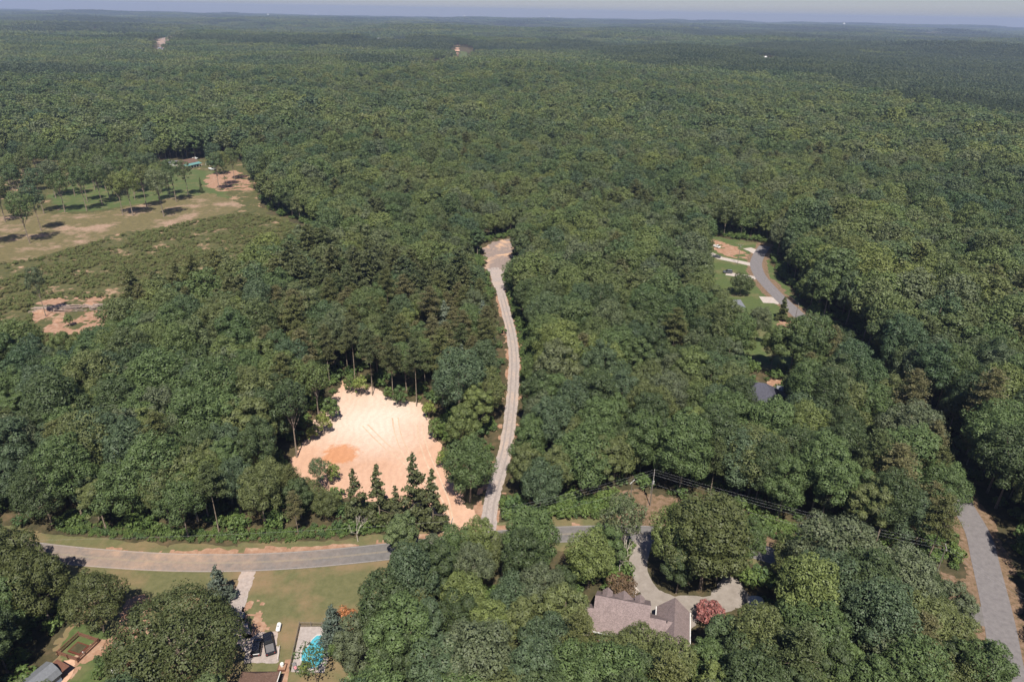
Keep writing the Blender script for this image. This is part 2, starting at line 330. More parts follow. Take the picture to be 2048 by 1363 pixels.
def smooth_line(pts, k=8):
    pts = np.asarray(pts, float); out = []
    for i in range(len(pts)-1):
        p0 = pts[max(i-1, 0)]; p1 = pts[i]; p2 = pts[i+1]; p3 = pts[min(i+2, len(pts)-1)]
        for t in np.linspace(0, 1, k, endpoint=False):
            out.append(.5*((2*p1)+(-p0+p2)*t+(2*p0-5*p1+4*p2-p3)*t*t+(-p0+3*p1-3*p2+p3)*t**3))
    out.append(pts[-1]); return np.array(out)
def offset(line, d):
    t = np.gradient(line, axis=0); t /= np.linalg.norm(t, axis=1)[:, None]; return line+np.stack([-t[:, 1], t[:, 0]], -1)*d
def ribbon(name, line, w, mt, z, kind='structure', ragged=0.0, parent=None):
    l = offset(line, w/2); r = offset(line, -w/2)
    if ragged:
        k = len(line); l = l+(rng.random((k, 2))-.5)*ragged; r = r+(rng.random((k, 2))-.5)*ragged
    v = np.concatenate([np.c_[l, np.full(len(l), z)], np.c_[r, np.full(len(r), z)]]); k = len(line)
    f = np.array([[i, i+1, k+i+1, k+i][::-1] for i in range(k-1)])
    o = link(name, npmesh(name, v, f, mt), parent)
    if kind: tag(o, kind=kind)
    return o
ROAD = smooth_line(PP([(-420,1030),(-150,1072),(0,1093),(140,1110),(300,1122),(450,1125),(600,1119),(760,1104),(900,1087),(1000,1076),(1100,1069),(1200,1066),(1300,1067),(1400,1078),(1500,1098),(1620,1135),(1750,1180),(1870,1215),(1985,1235)]), 12)
RROAD = smooth_line(PP([(1530,492),(1519,508),(1512,528),(1519,550),(1537,572),(1558,594),(1582,616),(1606,638),(1640,667),(1673,697),(1706,735),(1770,808),(1838,890),(1890,958),(1930,1020),(1957,1070),(1972,1130),(1988,1195),(2000,1250),(2014,1330),(2032,1400),(2060,1480)]), 10)
DRIVE = smooth_line(PP([(990,535),(995,560),(1003,590),(1011,620),(1022,665),(1028,710),(1027,760),(1022,820),(1016,870),(1007,915),(997,950),(987,985),(980,1020),(976,1078)]), 10)
CLEAR = PP([(690,758),(742,772),(790,796),(850,808),(866,850),(884,915),(905,955),(935,995),(955,1045),(958,1088),(862,1092),(852,1050),(815,1012),(700,996),(600,985),(578,935),(600,890),(640,830),(668,790)])
PAD = PP([(968,492),(1000,480),(1044,470),(1046,484),(1024,508),(1022,545),(1014,572),(1000,585),(984,560),(970,530)])
FIELD = PP([(-170,322),(60,319),(150,324),(240,318),(330,322),(440,316),(500,332),(515,395),(540,425),(610,452),(648,475),(610,515),(500,565),(400,600),(300,615),(250,650),(240,700),(120,752),(0,760),(-170,760)])
LAWN = PP([(-40,1128),(300,1150),(480,1150),(770,1126),(765,1180),(730,1235),(705,1300),(700,1440),(480,1440),(60,1440),(110,1290),(165,1190),(100,1150)])
LOTS = PP([(1412,470),(1530,488),(1550,545),(1605,610),(1668,690),(1712,745),(1690,775),(1640,755),(1585,735),(1550,745),(1520,735),(1455,690),(1415,610)])
BANK = PP([(1225,975),(1300,985),(1380,1000),(1500,1030),(1575,1056),(1690,1100),(1780,1128),(1900,1148),(1955,1160),(1962,1230),(1800,1192),(1700,1158),(1500,1088),(1330,1058),(1230,1056)])
COURT = PP([(1292,1150),(1312,1180),(1350,1192),(1420,1190),(1440,1165),(1458,1150),(1480,1165),(1500,1200),(1478,1222),(1420,1228),(1390,1250),(1330,1262),(1290,1215),(1278,1170)])
PINEGAP = PP([(1680,925),(1745,905),(1795,975),(1760,1015),(1690,1012)])
HOUSEGAP = PP([(1150,1222),(1192,1198),(1232,1185),(1262,1110),(1288,1106),(1310,1170),(1345,1200),(1400,1225),(1460,1330),(1470,1440),(1165,1440),(1150,1330)])
HIPGAP = PP([(1470,752),(1515,738),(1568,765),(1575,880),(1545,905),(1478,900)])

sheet('field', FIELD, M['field'], .02, cell=1.0, rag=3, sc=9)
sheet('grass_lawn', PP([(195,340),(330,332),(440,345),(430,372),(470,395),(400,402),(360,395),(300,405),(200,422),(120,424),(95,395)]), M['green_lawn'], .04, cell=1.0, rag=3, sc=8)
sheet('graded_strip', PP([(-170,410),(60,420),(150,430),(240,418),(330,398),(430,385),(480,410),(472,426),(400,438),(330,455),(240,468),(150,495),(60,520),(-170,540)]), M['track'], .06, cell=1.0, rag=3.5, sc=9)
sheet('clay_yard', PP([(412,352),(470,342),(500,352),(504,380),(440,382),(410,372)]), M['clay'], .08, cell=1.0, rag=4, sc=7, drop=.3)
sheet('clay_patch', PP([(60,612),(120,590),(200,590),(240,620),(235,668),(190,690),(120,700),(60,660)]), M['clay'], .08, cell=.8, rag=4, sc=6, drop=.42)
sheet('clay_clearing', CLEAR, M['clearing'], .03, cell=.35, rag=1.5, sc=2.4)
sheet('gravel_pad', PAD, M['padgravel'], .04, cell=.7, rag=1.5, sc=4)
sheet('drive_verge', None if False else DRIVE, M['clay'], .02, cell=.6, rag=1.6, sc=5, line=DRIVE[5:], half=3.0, drop=.45)
ribbon('gravel_drive', DRIVE, 4.1, M['gravel'], .06, ragged=.35)
M['rut'] = surf('compacted_gravel', lambda n: ramp(n, noise(n, .5, 5, .7), [(.3, (.17,.145,.133)), (.7, (.24,.205,.188))]).outputs[0]); M['clayrut'] = surf('compacted_clay', lambda n: ramp(n, noise(n, .4, 5, .7), [(.3, (.335,.225,.152)), (.7, (.42,.325,.24))]).outputs[0])
for d in (-.85, .85): ribbon('wheel_rut', offset(DRIVE, d), .55, M['rut'], .068, ragged=.16)
for pts_ in ([(900,1092),(895,1040),(868,985),(820,930),(770,890),(730,850)], [(885,1090),(870,1030),(838,960),(800,880),(790,835)], [(905,1085),(890,1000),(850,900),(840,850)]):
    for d in (-.9, .9): ribbon('tyre_track', offset(smooth_line(PP(pts_), 7), d), .38, M['clayrut'], .040+.003*len(pts_)+(.002 if d > 0 else 0), ragged=.2)
sheet('turning_place', PP([(975,538),(1016,538),(1014,562),(1003,600),(996,590),(984,560)]), M['gravel'], .08, cell=.5, rag=.8)
sheet('lawn', LAWN, M['lawn'], .015, cell=.8, rag=1.5, sc=5)
sheet('green_yard', PP([(80,1440),(130,1290),(170,1235),(240,1270),(290,1230),(330,1290),(330,1440)]), M['green_lawn'], .035, cell=.6, rag=1.5, sc=4)
sheet('verge', ROAD, M['lawn'], .025, cell=.7, rag=1.0, sc=5, line=ROAD, half=6.4)
sheet('clay_shoulder', ROAD, M['clay'], .045, cell=.5, rag=1.1, sc=4, line=offset(ROAD, 1.6)[40:126], half=2.9, drop=.33)
sheet('clay_path', PP([(232,1262),(256,1200),(296,1180),(312,1200),(300,1260),(230,1300),(170,1320),(140,1360),(120,1400),(105,1390),(130,1330),(190,1280)]), M['clay'], .06, cell=.5, rag=1.2, sc=3, drop=.3)
sheet('bare_soil', PP([(496,1200),(520,1195),(530,1230),(545,1260),(520,1285),(490,1280)]), M['clay'], .06, cell=.5, rag=2, sc=3, drop=.42)
sheet('dry_bank', BANK, M['tanground'], .035, cell=.6, rag=1.5, sc=4)
sheet('sandy_gap', PINEGAP, M['clay'], .03, cell=.6, rag=2, sc=4, drop=.3)
sheet('roadside_lawn', LOTS, M['green_lawn'], .03, cell=.8, rag=1.5, sc=4)
sheet('bare_soil', PP([(1418,478),(1470,492),(1500,508),(1480,520),(1425,500)]), M['clay'], .05, cell=.8, rag=1.5, sc=4, drop=.25)
sheet('bare_soil', PP([(1552,640),(1600,640),(1590,672),(1560,680)]), M['clay'], .05, cell=.7, rag=1.5, sc=4, drop=.25)
sheet('bare_soil', PP([(1530,755),(1562,762),(1566,784),(1540,790)]), M['clay'], .05, cell=.6, rag=1.2, sc=4)
sheet('verge', RROAD, M['tanground'], .042, cell=.7, rag=1.2, sc=4, line=RROAD, half=5.6)
ribbon('road', ROAD, 6.0, M['asphalt'], .07)
ribbon('side_road', RROAD, 6.2, M['asphalt2'], .085)
for d, w, mm in ((.16, .10, 'yellow'), (-.16, .10, 'yellow'), (2.75, .12, 'linewhite'), (-2.75, .12, 'linewhite')):
    ribbon('road_marking', offset(ROAD, d)[:-6], w, M[mm], .076)
ribbon('driveway', smooth_line(PP([(496,1140),(492,1160),(482,1185),(474,1215),(480,1262),(510,1300)]), 6), 3.4, M['gravel'], .06, ragged=.5)
ribbon('driveway', smooth_line(PP([(1290,1072),(1282,1098),(1276,1130),(1284,1160),(1304,1188),(1330,1215)]), 8), 4.4, M['concrete'], .074, ragged=.2)
sheet('court', COURT, M['concrete'], .055, cell=.4, rag=.6, sc=4)
sheet('paved_walk', PP([(1262,1165),(1278,1158),(1284,1185),(1270,1195),(1255,1190)]), M['palecon'], .065, cell=.4, rag=.5)
sheet('parking_pad', PP([(492,1282),(520,1262),(558,1262),(556,1325),(490,1325)]), M['gravel'], .07, cell=.4, rag=.3)
ribbon('driveway', PP([(1506,530),(1485,525),(1440,516),(1418,506)]), 5.0, M['palecon'], .053)
ribbon('driveway', PP([(1560,603),(1545,600),(1522,599)]), 8.0, M['palecon'], .056)
ribbon('driveway', PP([(1517,507),(1506,501),(1494,496)]), 6, M['palecon'], .060)
ribbon('driveway', PP([(1512,556),(1500,554),(1452,547)]), 5, M['palecon'], .064)
sheet('green_lawn', PP([(1242,1120),(1268,1122),(1276,1165),(1250,1172)]), M['green_lawn'], .05, cell=.5, rag=.8)

# ------------------------------------------------------------------ tree shapes
def unit(v): return v/np.maximum(np.linalg.norm(v, axis=-1, keepdims=True), 1e-9)
def quads(c, nrm, size, asp=1.0, r=None, up=None):
    r = r or rng; n = len(c); size = np.broadcast_to(size, (n,))[:, None]
    a = unit(np.cross(nrm, r.normal(size=(n, 3)) if up is None else up)); b = np.cross(nrm, a)
    a = a*size*.5; b = b*size*.5*asp
    k = r.uniform(.75, 1.15, (4, n, 1))
    v = np.stack([c-a*k[0], c-b*k[1], c+a*k[2], c+b*k[3]], 1).reshape(-1, 3)     # irregular leaf-spray lozenges
    return v, np.arange(4*n).reshape(n, 4)
def leaf_lobes(lobes, n, size, r, center, jit=.33, kn=.16, zs=1.0, back=.25):
    """leaf sprays over the skin of many overlapping lobes; lobes = [(cx,cy,cz,rad)]"""
    L = np.array(lobes); w = L[:, 3]**2; w /= w.sum()
    m = int(n*2.6); li = r.choice(len(L), m, p=w)
    d = unit(r.normal(size=(m, 3)))
    kn_ = 1+kn*(np.sin(d[:, 0]*7+L[li, 0]*3)*np.sin(d[:, 1]*7+L[li, 1]*3+1)+np.sin(d[:, 2]*8+L[li, 2]*5)*.7)
    rad = L[li, 3]*kn_*(.80+.26*np.sqrt(r.random(m)))
    p = L[li, :3]+d*rad[:, None]*np.array([1, 1, zs])
    keep = np.ones(m, bool)
    for j in range(len(L)):
        q = (p-L[j, :3])/np.array([1, 1, zs]); keep &= (np.hypot(np.hypot(q[:, 0], q[:, 1]), q[:, 2]) > L[j, 3]*.76) | (li == j)
    out = unit(p-center); keep &= ((d*out).sum(1) > -back) | (r.random(m) < .15)
    p = p[keep][:n]; d = d[keep][:n]
    nr_ = unit(d+r.normal(size=d.shape)*jit+np.array([0, 0, .22]))
    return quads(p, nr_, size*r.uniform(.65, 1.35, len(p)), .8, r)
def broad_crown(seed, H=18, R=5.5, base=5.5, n=7000, size=.46, nl=26, droop=1.0, gaps=0.0):
    r = np.random.default_rng(seed); cz = base+(H-base)*.52; rz = (H-base)*.5
    lobes = [(0, 0, cz, R*.52)]
    for k in range(nl):
        t = (k+.5)/nl; u = 1-1.55*t; ph = k*2.39996+r.uniform(-.4, .4); s = math.sqrt(max(0, 1-u*u))
        f = r.uniform(.58, .95)
        lobes.append((R*f*s*math.cos(ph), R*f*s*math.sin(ph), cz+rz*f*u*.98, R*r.uniform(.22, .36)))
    for k in range(nl//2):                                            # smaller outer tufts break the outline
        d = unit(r.normal(size=3)+np.array([0, 0, .5])); f = r.uniform(.85, 1.02)
        lobes.append((R*f*d[0], R*f*d[1], cz+rz*f*d[2], R*r.uniform(.11, .20)))
    v, f = leaf_lobes(lobes, n, size, r, np.array([0, 0, cz-rz*.4]))
    return v, f, lobes
def pine_crown(seed, H=20, R=3.8, base=10, n=9500, size=.50):
    r = np.random.default_rng(seed); P_ = []; D = []
    for k in range(34):
        t = k/33; z = base+(H-base)*t; rr = R*(1-t)**.55*r.uniform(.55, 1.1)+.35; ph = k*2.4+r.uniform(-.5, .5)
        m = int(n/34*(.5+.9*(1-t))); along = r.random(m)**.6
        px = math.cos(ph)*rr*along; py = math.sin(ph)*rr*along; pz = z+rr*.22*along+r.normal(size=m)*.28
        sp = .28+.42*along*(rr/R+.3)
        P_.append(np.stack([px+r.normal(size=m)*sp, py+r.normal(size=m)*sp, pz], -1))
        D.append(unit(np.stack([r.normal(size=m)*.6, r.normal(size=m)*.6, np.ones(m)], -1)))
    p = np.concatenate(P_); d = np.concatenate(D)
    v, f = quads(p, unit(d+r.normal(size=d.shape)*.45), size*r.uniform(.6, 1.3, len(p)), .45, r); return v, f
def cone_crown(seed, H=12, R=2.4, base=1.0, n=3600, size=.40, power=.8):
    r = np.random.default_rng(seed); lobes = []
    for k in range(46):
        t = k/45; z = base+(H-base)*t; rr = R*(1-t)**power*r.uniform(.35, 1.15); ph = k*2.4+r.uniform(-.7, .7)
        lobes.append((rr*.8*math.cos(ph), rr*.8*math.sin(ph), z+r.uniform(-.3, .3), .26+rr*r.uniform(.2, .36)))
    return (*leaf_lobes(lobes, n, size, r, np.array([0, 0, base]), jit=.6, kn=.42, zs=.6), lobes)
def trunk_mb(H, base, rad, lobes=None, seed=1, nb=9, bend=.35, flare=1.3):
    r = random.Random(seed); m = MB(); pts = []; rs = []
    top = H*.86; bx, by = r.uniform(-bend, bend), r.uniform(-bend, bend)
    for k in range(6):
        t = k/5; pts.append((bx*math.sin(t*3), by*math.sin(t*2.4), top*t-.15)); rs.append(rad*(flare if k == 0 else 1)*(1-.78*t))
    m.tube(pts, rs, 7)
    if lobes is not None:
        ls = sorted(lobes[1:], key=lambda q: -q[3])[:nb]
        for q in ls:
            z0 = max(base*.7, q[2]*.55); t = z0/top
            st = (bx*math.sin(t*3), by*math.sin(t*2.4), z0); md = ((st[0]+q[0])*.5, (st[1]+q[1])*.5, (z0+q[2])*.5-.1)
            m.tube([st, md, (q[0]*.95, q[1]*.95, q[2])], [rad*.42, rad*.28, rad*.10], 5)
    else:
        for k in range(nb):
            z0 = base+(top-base)*k/nb; ph = k*2.4; L = (1-(k/nb))**.6*3.2+.5
            m.tube([(0,0,z0), (math.cos(ph)*L, math.sin(ph)*L, z0+L*.25)], [rad*.3, rad*.08], 4)
    return m
def bare_tree_mb(H, rad, seed, spread=.45, depth=4):
    r = random.Random(seed); m = MB()
    def br(p, d, L, w, k):
        q = p+d*L*.5+Vector((r.uniform(-.06,.06)*L, r.uniform(-.06,.06)*L, 0)); e = p+d*L
        m.tube([p, q, e], [w, w*.8, w*.58], 5 if k < 2 else 3)
        if k >= depth: return
        for _ in range(3 if k < 3 else 4):
            nd = (d+Vector((r.gauss(0, spread), r.gauss(0, spread), r.uniform(-.05, .35)))).normalized()
            br(p+d*L*r.uniform(.6, 1), nd, L*r.uniform(.5, .74), w*.55, k+1)
    br(Vector((0,0,-.1)), Vector((0,0,1)), H*.36, rad, 0); return m
BR = []      # near broadleaf variants: (crown mesh, trunk mesh, height)
specs = [(24,6.6,4.5,32,1.0),(26,5.7,6.0,32,1.1),(22,7.1,4.0,34,.9),(25,6.1,5.0,28,1.0),(20,5.5,3.0,26,1.0),(26,6.7,6.5,34,1.0),(23,4.8,4.5,22,1.0),(20,7.0,4.0,26,1.0),(27,6.2,8.0,44,1.0)]
def both(v, f, tm):
    """one mesh with trunk and leaves, for the woods built as one object"""
    tv = np.array(tm.v); tf = []
    for q in tm.f:
        if len(q) == 4: tf.append(q)
        elif len(q) == 3: tf.append((*q, q[2]))
    tf = np.array([q for q in tf if len(set(q)) == 4])
    V = np.concatenate([v, tv]); Fq = np.concatenate([f, tf+len(v)]); mi = np.r_[np.zeros(len(f), int), np.ones(len(tf), int)]
    return V, Fq, mi
for i, (h, R, b, nl, q) in enumerate(specs):
    v, f, lb = broad_crown(11+i, h, R, b, 17000, .40, nl)
    BR.append((npmesh('broadleaf_crown', v, f, M['broad']), trunk_mb(h, b, .26, lb, i).mesh('broadleaf_trunk', M['bark']), h, (v, f, lb, b)))
v, f, lb = broad_crown(41, 27, 5.8, 13.0, 4300, .55, 18); HIGH = (npmesh('high_crown', v, f, M['broad']), trunk_mb(27, 14, .26, lb, 5).mesh('tall_bare_trunk', M['bark']), 27)
v, f, lb = broad_crown(42, 26, 6.4, 11.0, 4600, .55, 20); HIGH2 = (npmesh('high_crown', v, f, M['broad']), trunk_mb(26, 12, .28, lb, 6).mesh('tall_bare_trunk', M['bark']), 26)
v, f, lb = broad_crown(43, 18, 11.5, 2.5, 38000, .42, 64); OAK = (npmesh('oak_crown', v, f, M['broad_dark']), trunk_mb(18, 3, .55, lb, 7, 16).mesh('oak_trunk', M['bark']), 18)
PI = []
for i, (h, R, b) in enumerate([(26,4.8,13),(28,5.2,16),(24,4.5,11),(20,4.0,7)]):
    v, f = pine_crown(61+i, h, R, b); tm = trunk_mb(h, b, .2, None, i, 10, .25, 1.15)
    PI.append((npmesh('pine_crown', v, f, M['pine']), tm.mesh('pine_trunk', M['bark']), h, (v, f, None, b)))
CO = []
for i, (h, R) in enumerate([(13,2.4),(11,2.0),(14,2.8)]):
    v, f, lb = cone_crown(81+i, h, R, 1.0, 3600, .42); CO.append((npmesh('conifer_crown', v, f, M['spruce'] if i == 1 else M['pine']), trunk_mb(h, 1, .15, None, i, 4, .1).mesh('conifer_trunk', M['bark']), h))
v, f, lb = cone_crown(85, 12, 3.2, .6, 4800, .42, .7); SPR = (npmesh('conifer_crown', v, f, M['spruce']), trunk_mb(12, 1, .18, None, 3, 4, .1).mesh('conifer_trunk', M['bark']), 12)
v, f, lb = broad_crown(97, 12, 3.4, 5.0, 620, .42, 12); OPEN = (npmesh('open_crown', v, f, M['broad']), trunk_mb(12, 5, .12, lb, 9, 9).mesh('thin_trunk', M['bark']), 12)
def small(seed, h, R, b, n, size, m, nl=14):
    v, f, lb = broad_crown(seed, h, R, b, n, size, nl); return (npmesh('small_crown', v, f, M[m]), trunk_mb(h, b, .10, lb, seed, 6, .1).mesh('small_trunk', M['bark']), h)
SAP = [small(91, 6, 2.0, .8, 1500, .34, 'bush'), small(92, 7, 2.2, 1.2, 1700, .34, 'yellowing')]
ROUND = small(93, 9, 4.4, 1.2, 6500, .38, 'broad', 24)
PLUM = small(94, 6, 3.6, .9, 4200, .34, 'plum_leaf', 20); PINK = small(95, 5, 3.0, 1.0, 3000, .34, 'pink_leaf', 16); RUST = small(96, 5, 2.8, .8, 2600, .34, 'orange_leaf', 14)
BUSHM = []
for i in range(3):
    v, f, lb = broad_crown(101+i, 2.0, 1.25, .1, 420, .30, 9); BUSHM.append((v, f))
def tree(name, proto, x, y, h, label, cat='tree', group=None, rz=None, sxy=1.0, crown_mat=None):
    s = h/proto[2]; e = empty(name, (x, y, float(terrain(x, y))), rng.uniform(0, 6.28) if rz is None else rz); e.scale = (s*sxy, s*sxy, s)
    tag(e, label, cat, group)
    me = proto[0]
    if crown_mat:
        me = me.copy(); me.materials.clear(); me.materials.append(crown_mat)
    c = link('crown', me, e); t = link('trunk', proto[1], e); return e

# ------------------------------------------------------------------ hand placed trees
HT = []     # (x, y, clear radius)
def at(px, py, proto, h, label, name='broadleaf_tree', cat='tree', group=None, clear=3.2, sxy=1.0, rz=None, crown_mat=None):
    x, y = P(px, py); HT.append((x, y, clear)); return tree(name, proto, x, y, h, label, cat, group, rz, sxy, crown_mat)
at(368, 1356, OAK, 17, 'huge dark oak beside the lower driveway, the widest crown in the photo', 'oak_tree', clear=11)
at(438, 1450, BR[4], 12, 'lighter green round tree just below the huge oak, next to the brown shingle roof', sxy=1.05, clear=4, crown_mat=M['broad_light'])
at(208, 1262, BR[2], 15, 'round isolated tree on the clay yard left of the huge oak', clear=5, sxy=1.15, crown_mat=M['broad_dark'])
at(446, 1205, SPR, 11, 'blue-green conifer peeking out behind the huge oak at the road edge', 'conifer_tree', clear=3)
at(694, 1256, RUST, 4.6, 'rusty orange small tree at the lower right corner of the lawn', 'ornamental_tree', clear=2.5)
at(672, 1285, SPR, 11, 'blue-green conifer behind the orange small tree at the lawn corner', 'conifer_tree', clear=3)
at(1240, 1192, PLUM, 5.5, 'brown leaved round tree beside the walk of the big mauve-roofed house', 'ornamental_tree', clear=3.5)
at(1418, 1246, PINK, 5.2, 'pink flowering tree beside the concrete court', 'ornamental_tree', clear=3)
at(1848, 1188, PINK, 5, 'dark green tree with a few red flowers on the dry bank near the side road', 'ornamental_tree', clear=3, crown_mat=M['broad_dark'])
at(1480, 590, ROUND, 10, 'round dark green tree alone on the roadside lawn between two pale driveways', clear=6, sxy=1.05)
at(1562, 640, CO[1], 11, 'narrow columnar tree at the near edge of the side road, below the widest driveway', 'conifer_tree', clear=4, sxy=1.3, crown_mat=M['broad_dark'])
at(1508, 690, BR[0], 17, 'dark broadleaf tree leaning over the lower end of the roadside lawn', clear=4)
at(1540, 740, BR[3], 18, 'tall ivy-dark broadleaf tree behind the slate-roofed house', clear=4)
at(1665, 735, BR[2], 16, 'broad olive tree covering the side road at its middle', clear=4, sxy=1.1)
at(1690, 790, BR[4], 14, 'light green round tree covering the side road just below the olive one', clear=4)
at(594, 914, HIGH, 25, 'tall slender tree with a pale bare trunk at the left corner of the clay clearing', clear=3)
at(638, 840, HIGH2, 21, 'bare-trunked tree on the upper left edge of the clay clearing', clear=3)
at(745, 790, PI[1], 25, 'bare-trunked tall pine on the top edge of the clay clearing, left of a pair', 'pine_tree', clear=2.2)
at(786, 800, PI[0], 24, 'bare-trunked tall pine on the top edge of the clay clearing, right of a pair', 'pine_tree', clear=2.2)
at(833, 812, PI[1], 25, 'pine at the upper right corner of the clay clearing', 'pine_tree', clear=2.2)
at(660, 770, PI[2], 23, 'red-barked pine above the dark notch of the clay clearing', 'pine_tree', clear=2.2)
at(710, 762, PI[1], 25, 'pine straight above the pale top of the clay clearing', 'pine_tree', clear=2.2)
at(832, 1046, CO[2], 22, 'tallest narrow conifer standing against the near side of the clay clearing', 'conifer_tree', clear=2, crown_mat=M['pine'])
at(762, 1050, CO[0], 19, 'narrow conifer left of the tallest one against the clay clearing', 'conifer_tree', clear=2)
at(716, 1052, CO[2], 18, 'dense conifer at the left of the row against the clay clearing', 'conifer_tree', clear=2)
at(868, 1060, CO[0], 19, 'thin ragged conifer at the right end of the row against the clay clearing', 'conifer_tree', clear=2)
at(795, 1060, CO[0], 14, 'short conifer between the tallest conifer and its left neighbour', 'conifer_tree', clear=2)
at(668, 965, SAP[1], 6.5, 'yellow green sapling on the orange clay patch', 'sapling', clear=2)
at(642, 985, HIGH2, 11, 'thin grey tree in front of the orange clay patch', clear=2.2)
at(940, 1004, BR[2], 20, 'broad rounded oak between the clay clearing and the gravel drive', clear=5, sxy=1.0)
at(925, 915, BR[3], 18, 'round oak between the clearing and the bend of the gravel drive', clear=4.5)
at(890, 690, SPR, 19, 'blue-green conifer in the woods left of the gravel drive', 'conifer_tree', clear=3)
at(965, 690, SPR, 19, 'blue-green conifer at the edge of the gravel drive', 'conifer_tree', clear=3)
at(925, 775, SPR, 17, 'blue-green conifer between the clearing and the gravel drive', 'conifer_tree', clear=3)
at(808, 1112, BR[4], 12.5, 'pale green rounded tree at the road beside the foot of the clay clearing', clear=4, sxy=1.1, crown_mat=M['broad_light'])
at(1400, 1176, BR[0], 25, 'big round broadleaf tree standing between the curving driveway and the court', clear=4.5, sxy=1.3, crown_mat=M['broad_dark'])
at(1345, 1150, BR[2], 19, 'broadleaf tree at the right of the driveway below the road', clear=4)
at(1238, 1130, HIGH2, 20, 'narrow tree rising in front of the road left of the driveway', clear=3)
at(60, 1222, BR[1], 22, 'tall dark tree rising over the main road at the left edge of the photo', clear=4, sxy=1.1, crown_mat=M['broad_dark'])
at(100, 1240, BR[0], 19, 'dark tree beside the tallest one at the left, left of the clay yard', clear=4, sxy=1.1, crown_mat=M['broad_dark'])
at(15, 1245, BR[2], 20, 'dark spreading tree at the very left edge below the main road', clear=4, crown_mat=M['broad_dark'])
at(1442, 1352, BR[4], 15, 'bright green round tree just below the pink flowering tree', clear=4, sxy=1.15)
at(1264, 1366, BR[2], 14.5, 'olive double-crowned tree overlapping the lower slope of the mauve roof', clear=4, sxy=1.0, crown_mat=M['olive'])
at(1190, 1398, BR[2], 15.5, 'spreading olive tree at the lower left corner of the mauve-roofed house', clear=4, sxy=1.1, crown_mat=M['olive'])
at(1325, 1412, BR[0], 17, 'olive tree just below the garage wing of the mauve-roofed house', clear=4, sxy=1.1, crown_mat=M['olive'])
at(1395, 1405, BR[3], 16, 'dark green tree below the garage wing and the pink flowering tree', clear=4, sxy=1.1, crown_mat=M['mid green'])
at(1250, 1440, BR[3], 18, 'dark tree at the lower photo edge below the mauve-roofed house', clear=4, sxy=1.1, crown_mat=M['dark green'])
at(1478, 1155, BR[1], 18, 'tree at the upper right rim of the concrete court', clear=3.5, crown_mat=M['mid green'])
at(1425, 1135, BR[5], 20, 'tree between the big round one and the upper tip of the court', clear=3.5, crown_mat=M['olive'])
at(1205, 1152, BR[4], 15, 'green tree left of the brown leaved round tree', clear=3, crown_mat=M['mid green'])
at(1175, 1175, BR[2], 16, 'broad green tree behind the left wing of the mauve-roofed house', clear=3, crown_mat=M['yellow-green'])
at(1640, 1205, BR[2], 23, 'broad grey-green tree hiding the road between the two strips of dry bank', clear=5, sxy=1.2, crown_mat=M['grey-green'])
at(716, 1352, BR[4], 15, 'small-leaved tree leaning over the right side of the swimming pool', clear=3, crown_mat=M['grey-green'])
at(634, 1372, OPEN, 11.5, 'thin open tree hanging over the middle of the swimming pool', clear=2)
at(862, 1150, BR[4], 11.5, 'low green tree at the road just below the foot of the clay clearing', clear=3, crown_mat=M['grey-green'])
at(908, 1150, BR[7], 13.5, 'domed green tree right of the low one at the foot of the clay clearing', clear=3, crown_mat=M['mid green'])
at(958, 1140, BR[0], 15, 'green tree over the road at the lower end of the gravel drive', clear=3, crown_mat=M['yellow-green'])
at(822, 1196, BR[2], 15, 'spreading tree below the road, left of the domed green one', clear=3, crown_mat=M['olive'])
at(886, 1206, BR[0], 16, 'dark tree two rows below the foot of the clay clearing', clear=3, crown_mat=M['dark green'])
at(948, 1200, BR[5], 16, 'grey-green tree below the one at the lower end of the drive', clear=3, crown_mat=M['grey-green'])
at(1352, 1186, BR[4], 13, 'small green tree filling the inside of the driveway curve', clear=3, crown_mat=M['dark green'])
at(1432, 1160, BR[7], 15, 'domed tree right of the big round one at the rim of the court', clear=3, crown_mat=M['mid green'])
# lone high-crowned trees of the left field
for k, (px, py, h, pr) in enumerate([(246,430,19,0),(266,431,20,1),(294,417,20,0),(328,433,21,1),(353,404,20,0),(377,391,17,0),(60,486,20,1),(83,462,19,0),(11,444,19,1),(88,427,20,0),(130,424,18,1),(174,422,20,0),(205,409,19,1),(40,412,19,0),(-8,490,19,1),(439,381,19,0),(435,352,18,1),(150,392,18,0),(112,396,18,1),(60,386,19,0),(20,372,19,1),(190,380,18,0),(232,384,17,1),(205,356,18,0),(120,362,18,1),(255,352,17,0),(300,348,16,1),(452,372,18,0),(470,360,17,1),(312,372,17,0),(270,388,18,0),(160,356,17,1),(75,352,18,0),(-5,400,18,1),(30,395,18,0),(140,340,17,1),(215,336,16,0),(280,345,16,1),(220,398,18,1),(100,340,17,0),(45,345,17,1),(175,404,18,0),(320,402,17,1),(340,392,17,0),(5,350,17,0),(245,372,17,1)]):
    at(px, py, (HIGH, HIGH2)[pr], h*1.42, 'high-crowned tree, '+('on the green lawn near the teal porch' if px > 350 else 'on the graded strip' if py > 408 else 'at the back of the left field')+(', at the photo edge' if px < 45 else ', far left' if px < 100 else ', left of the middle' if px < 170 else ', middle of the field' if px < 250 else ', right part of the field'), 'broadleaf_tree', group='high-crowned trees on the left field', clear=3)
at(404, 386, CO[1], 11, 'thin ivy-covered stem standing alone on the green lawn of the left field', 'conifer_tree', clear=3, sxy=.7, crown_mat=M['broad'])
at(92, 633, HIGH, 22, 'lone slender tree standing at the log pile', clear=3, sxy=.8)
at(140, 652, SAP[0], 5, 'small green bush-like tree in front of the log pile', 'sapling', clear=2)
bk = 0
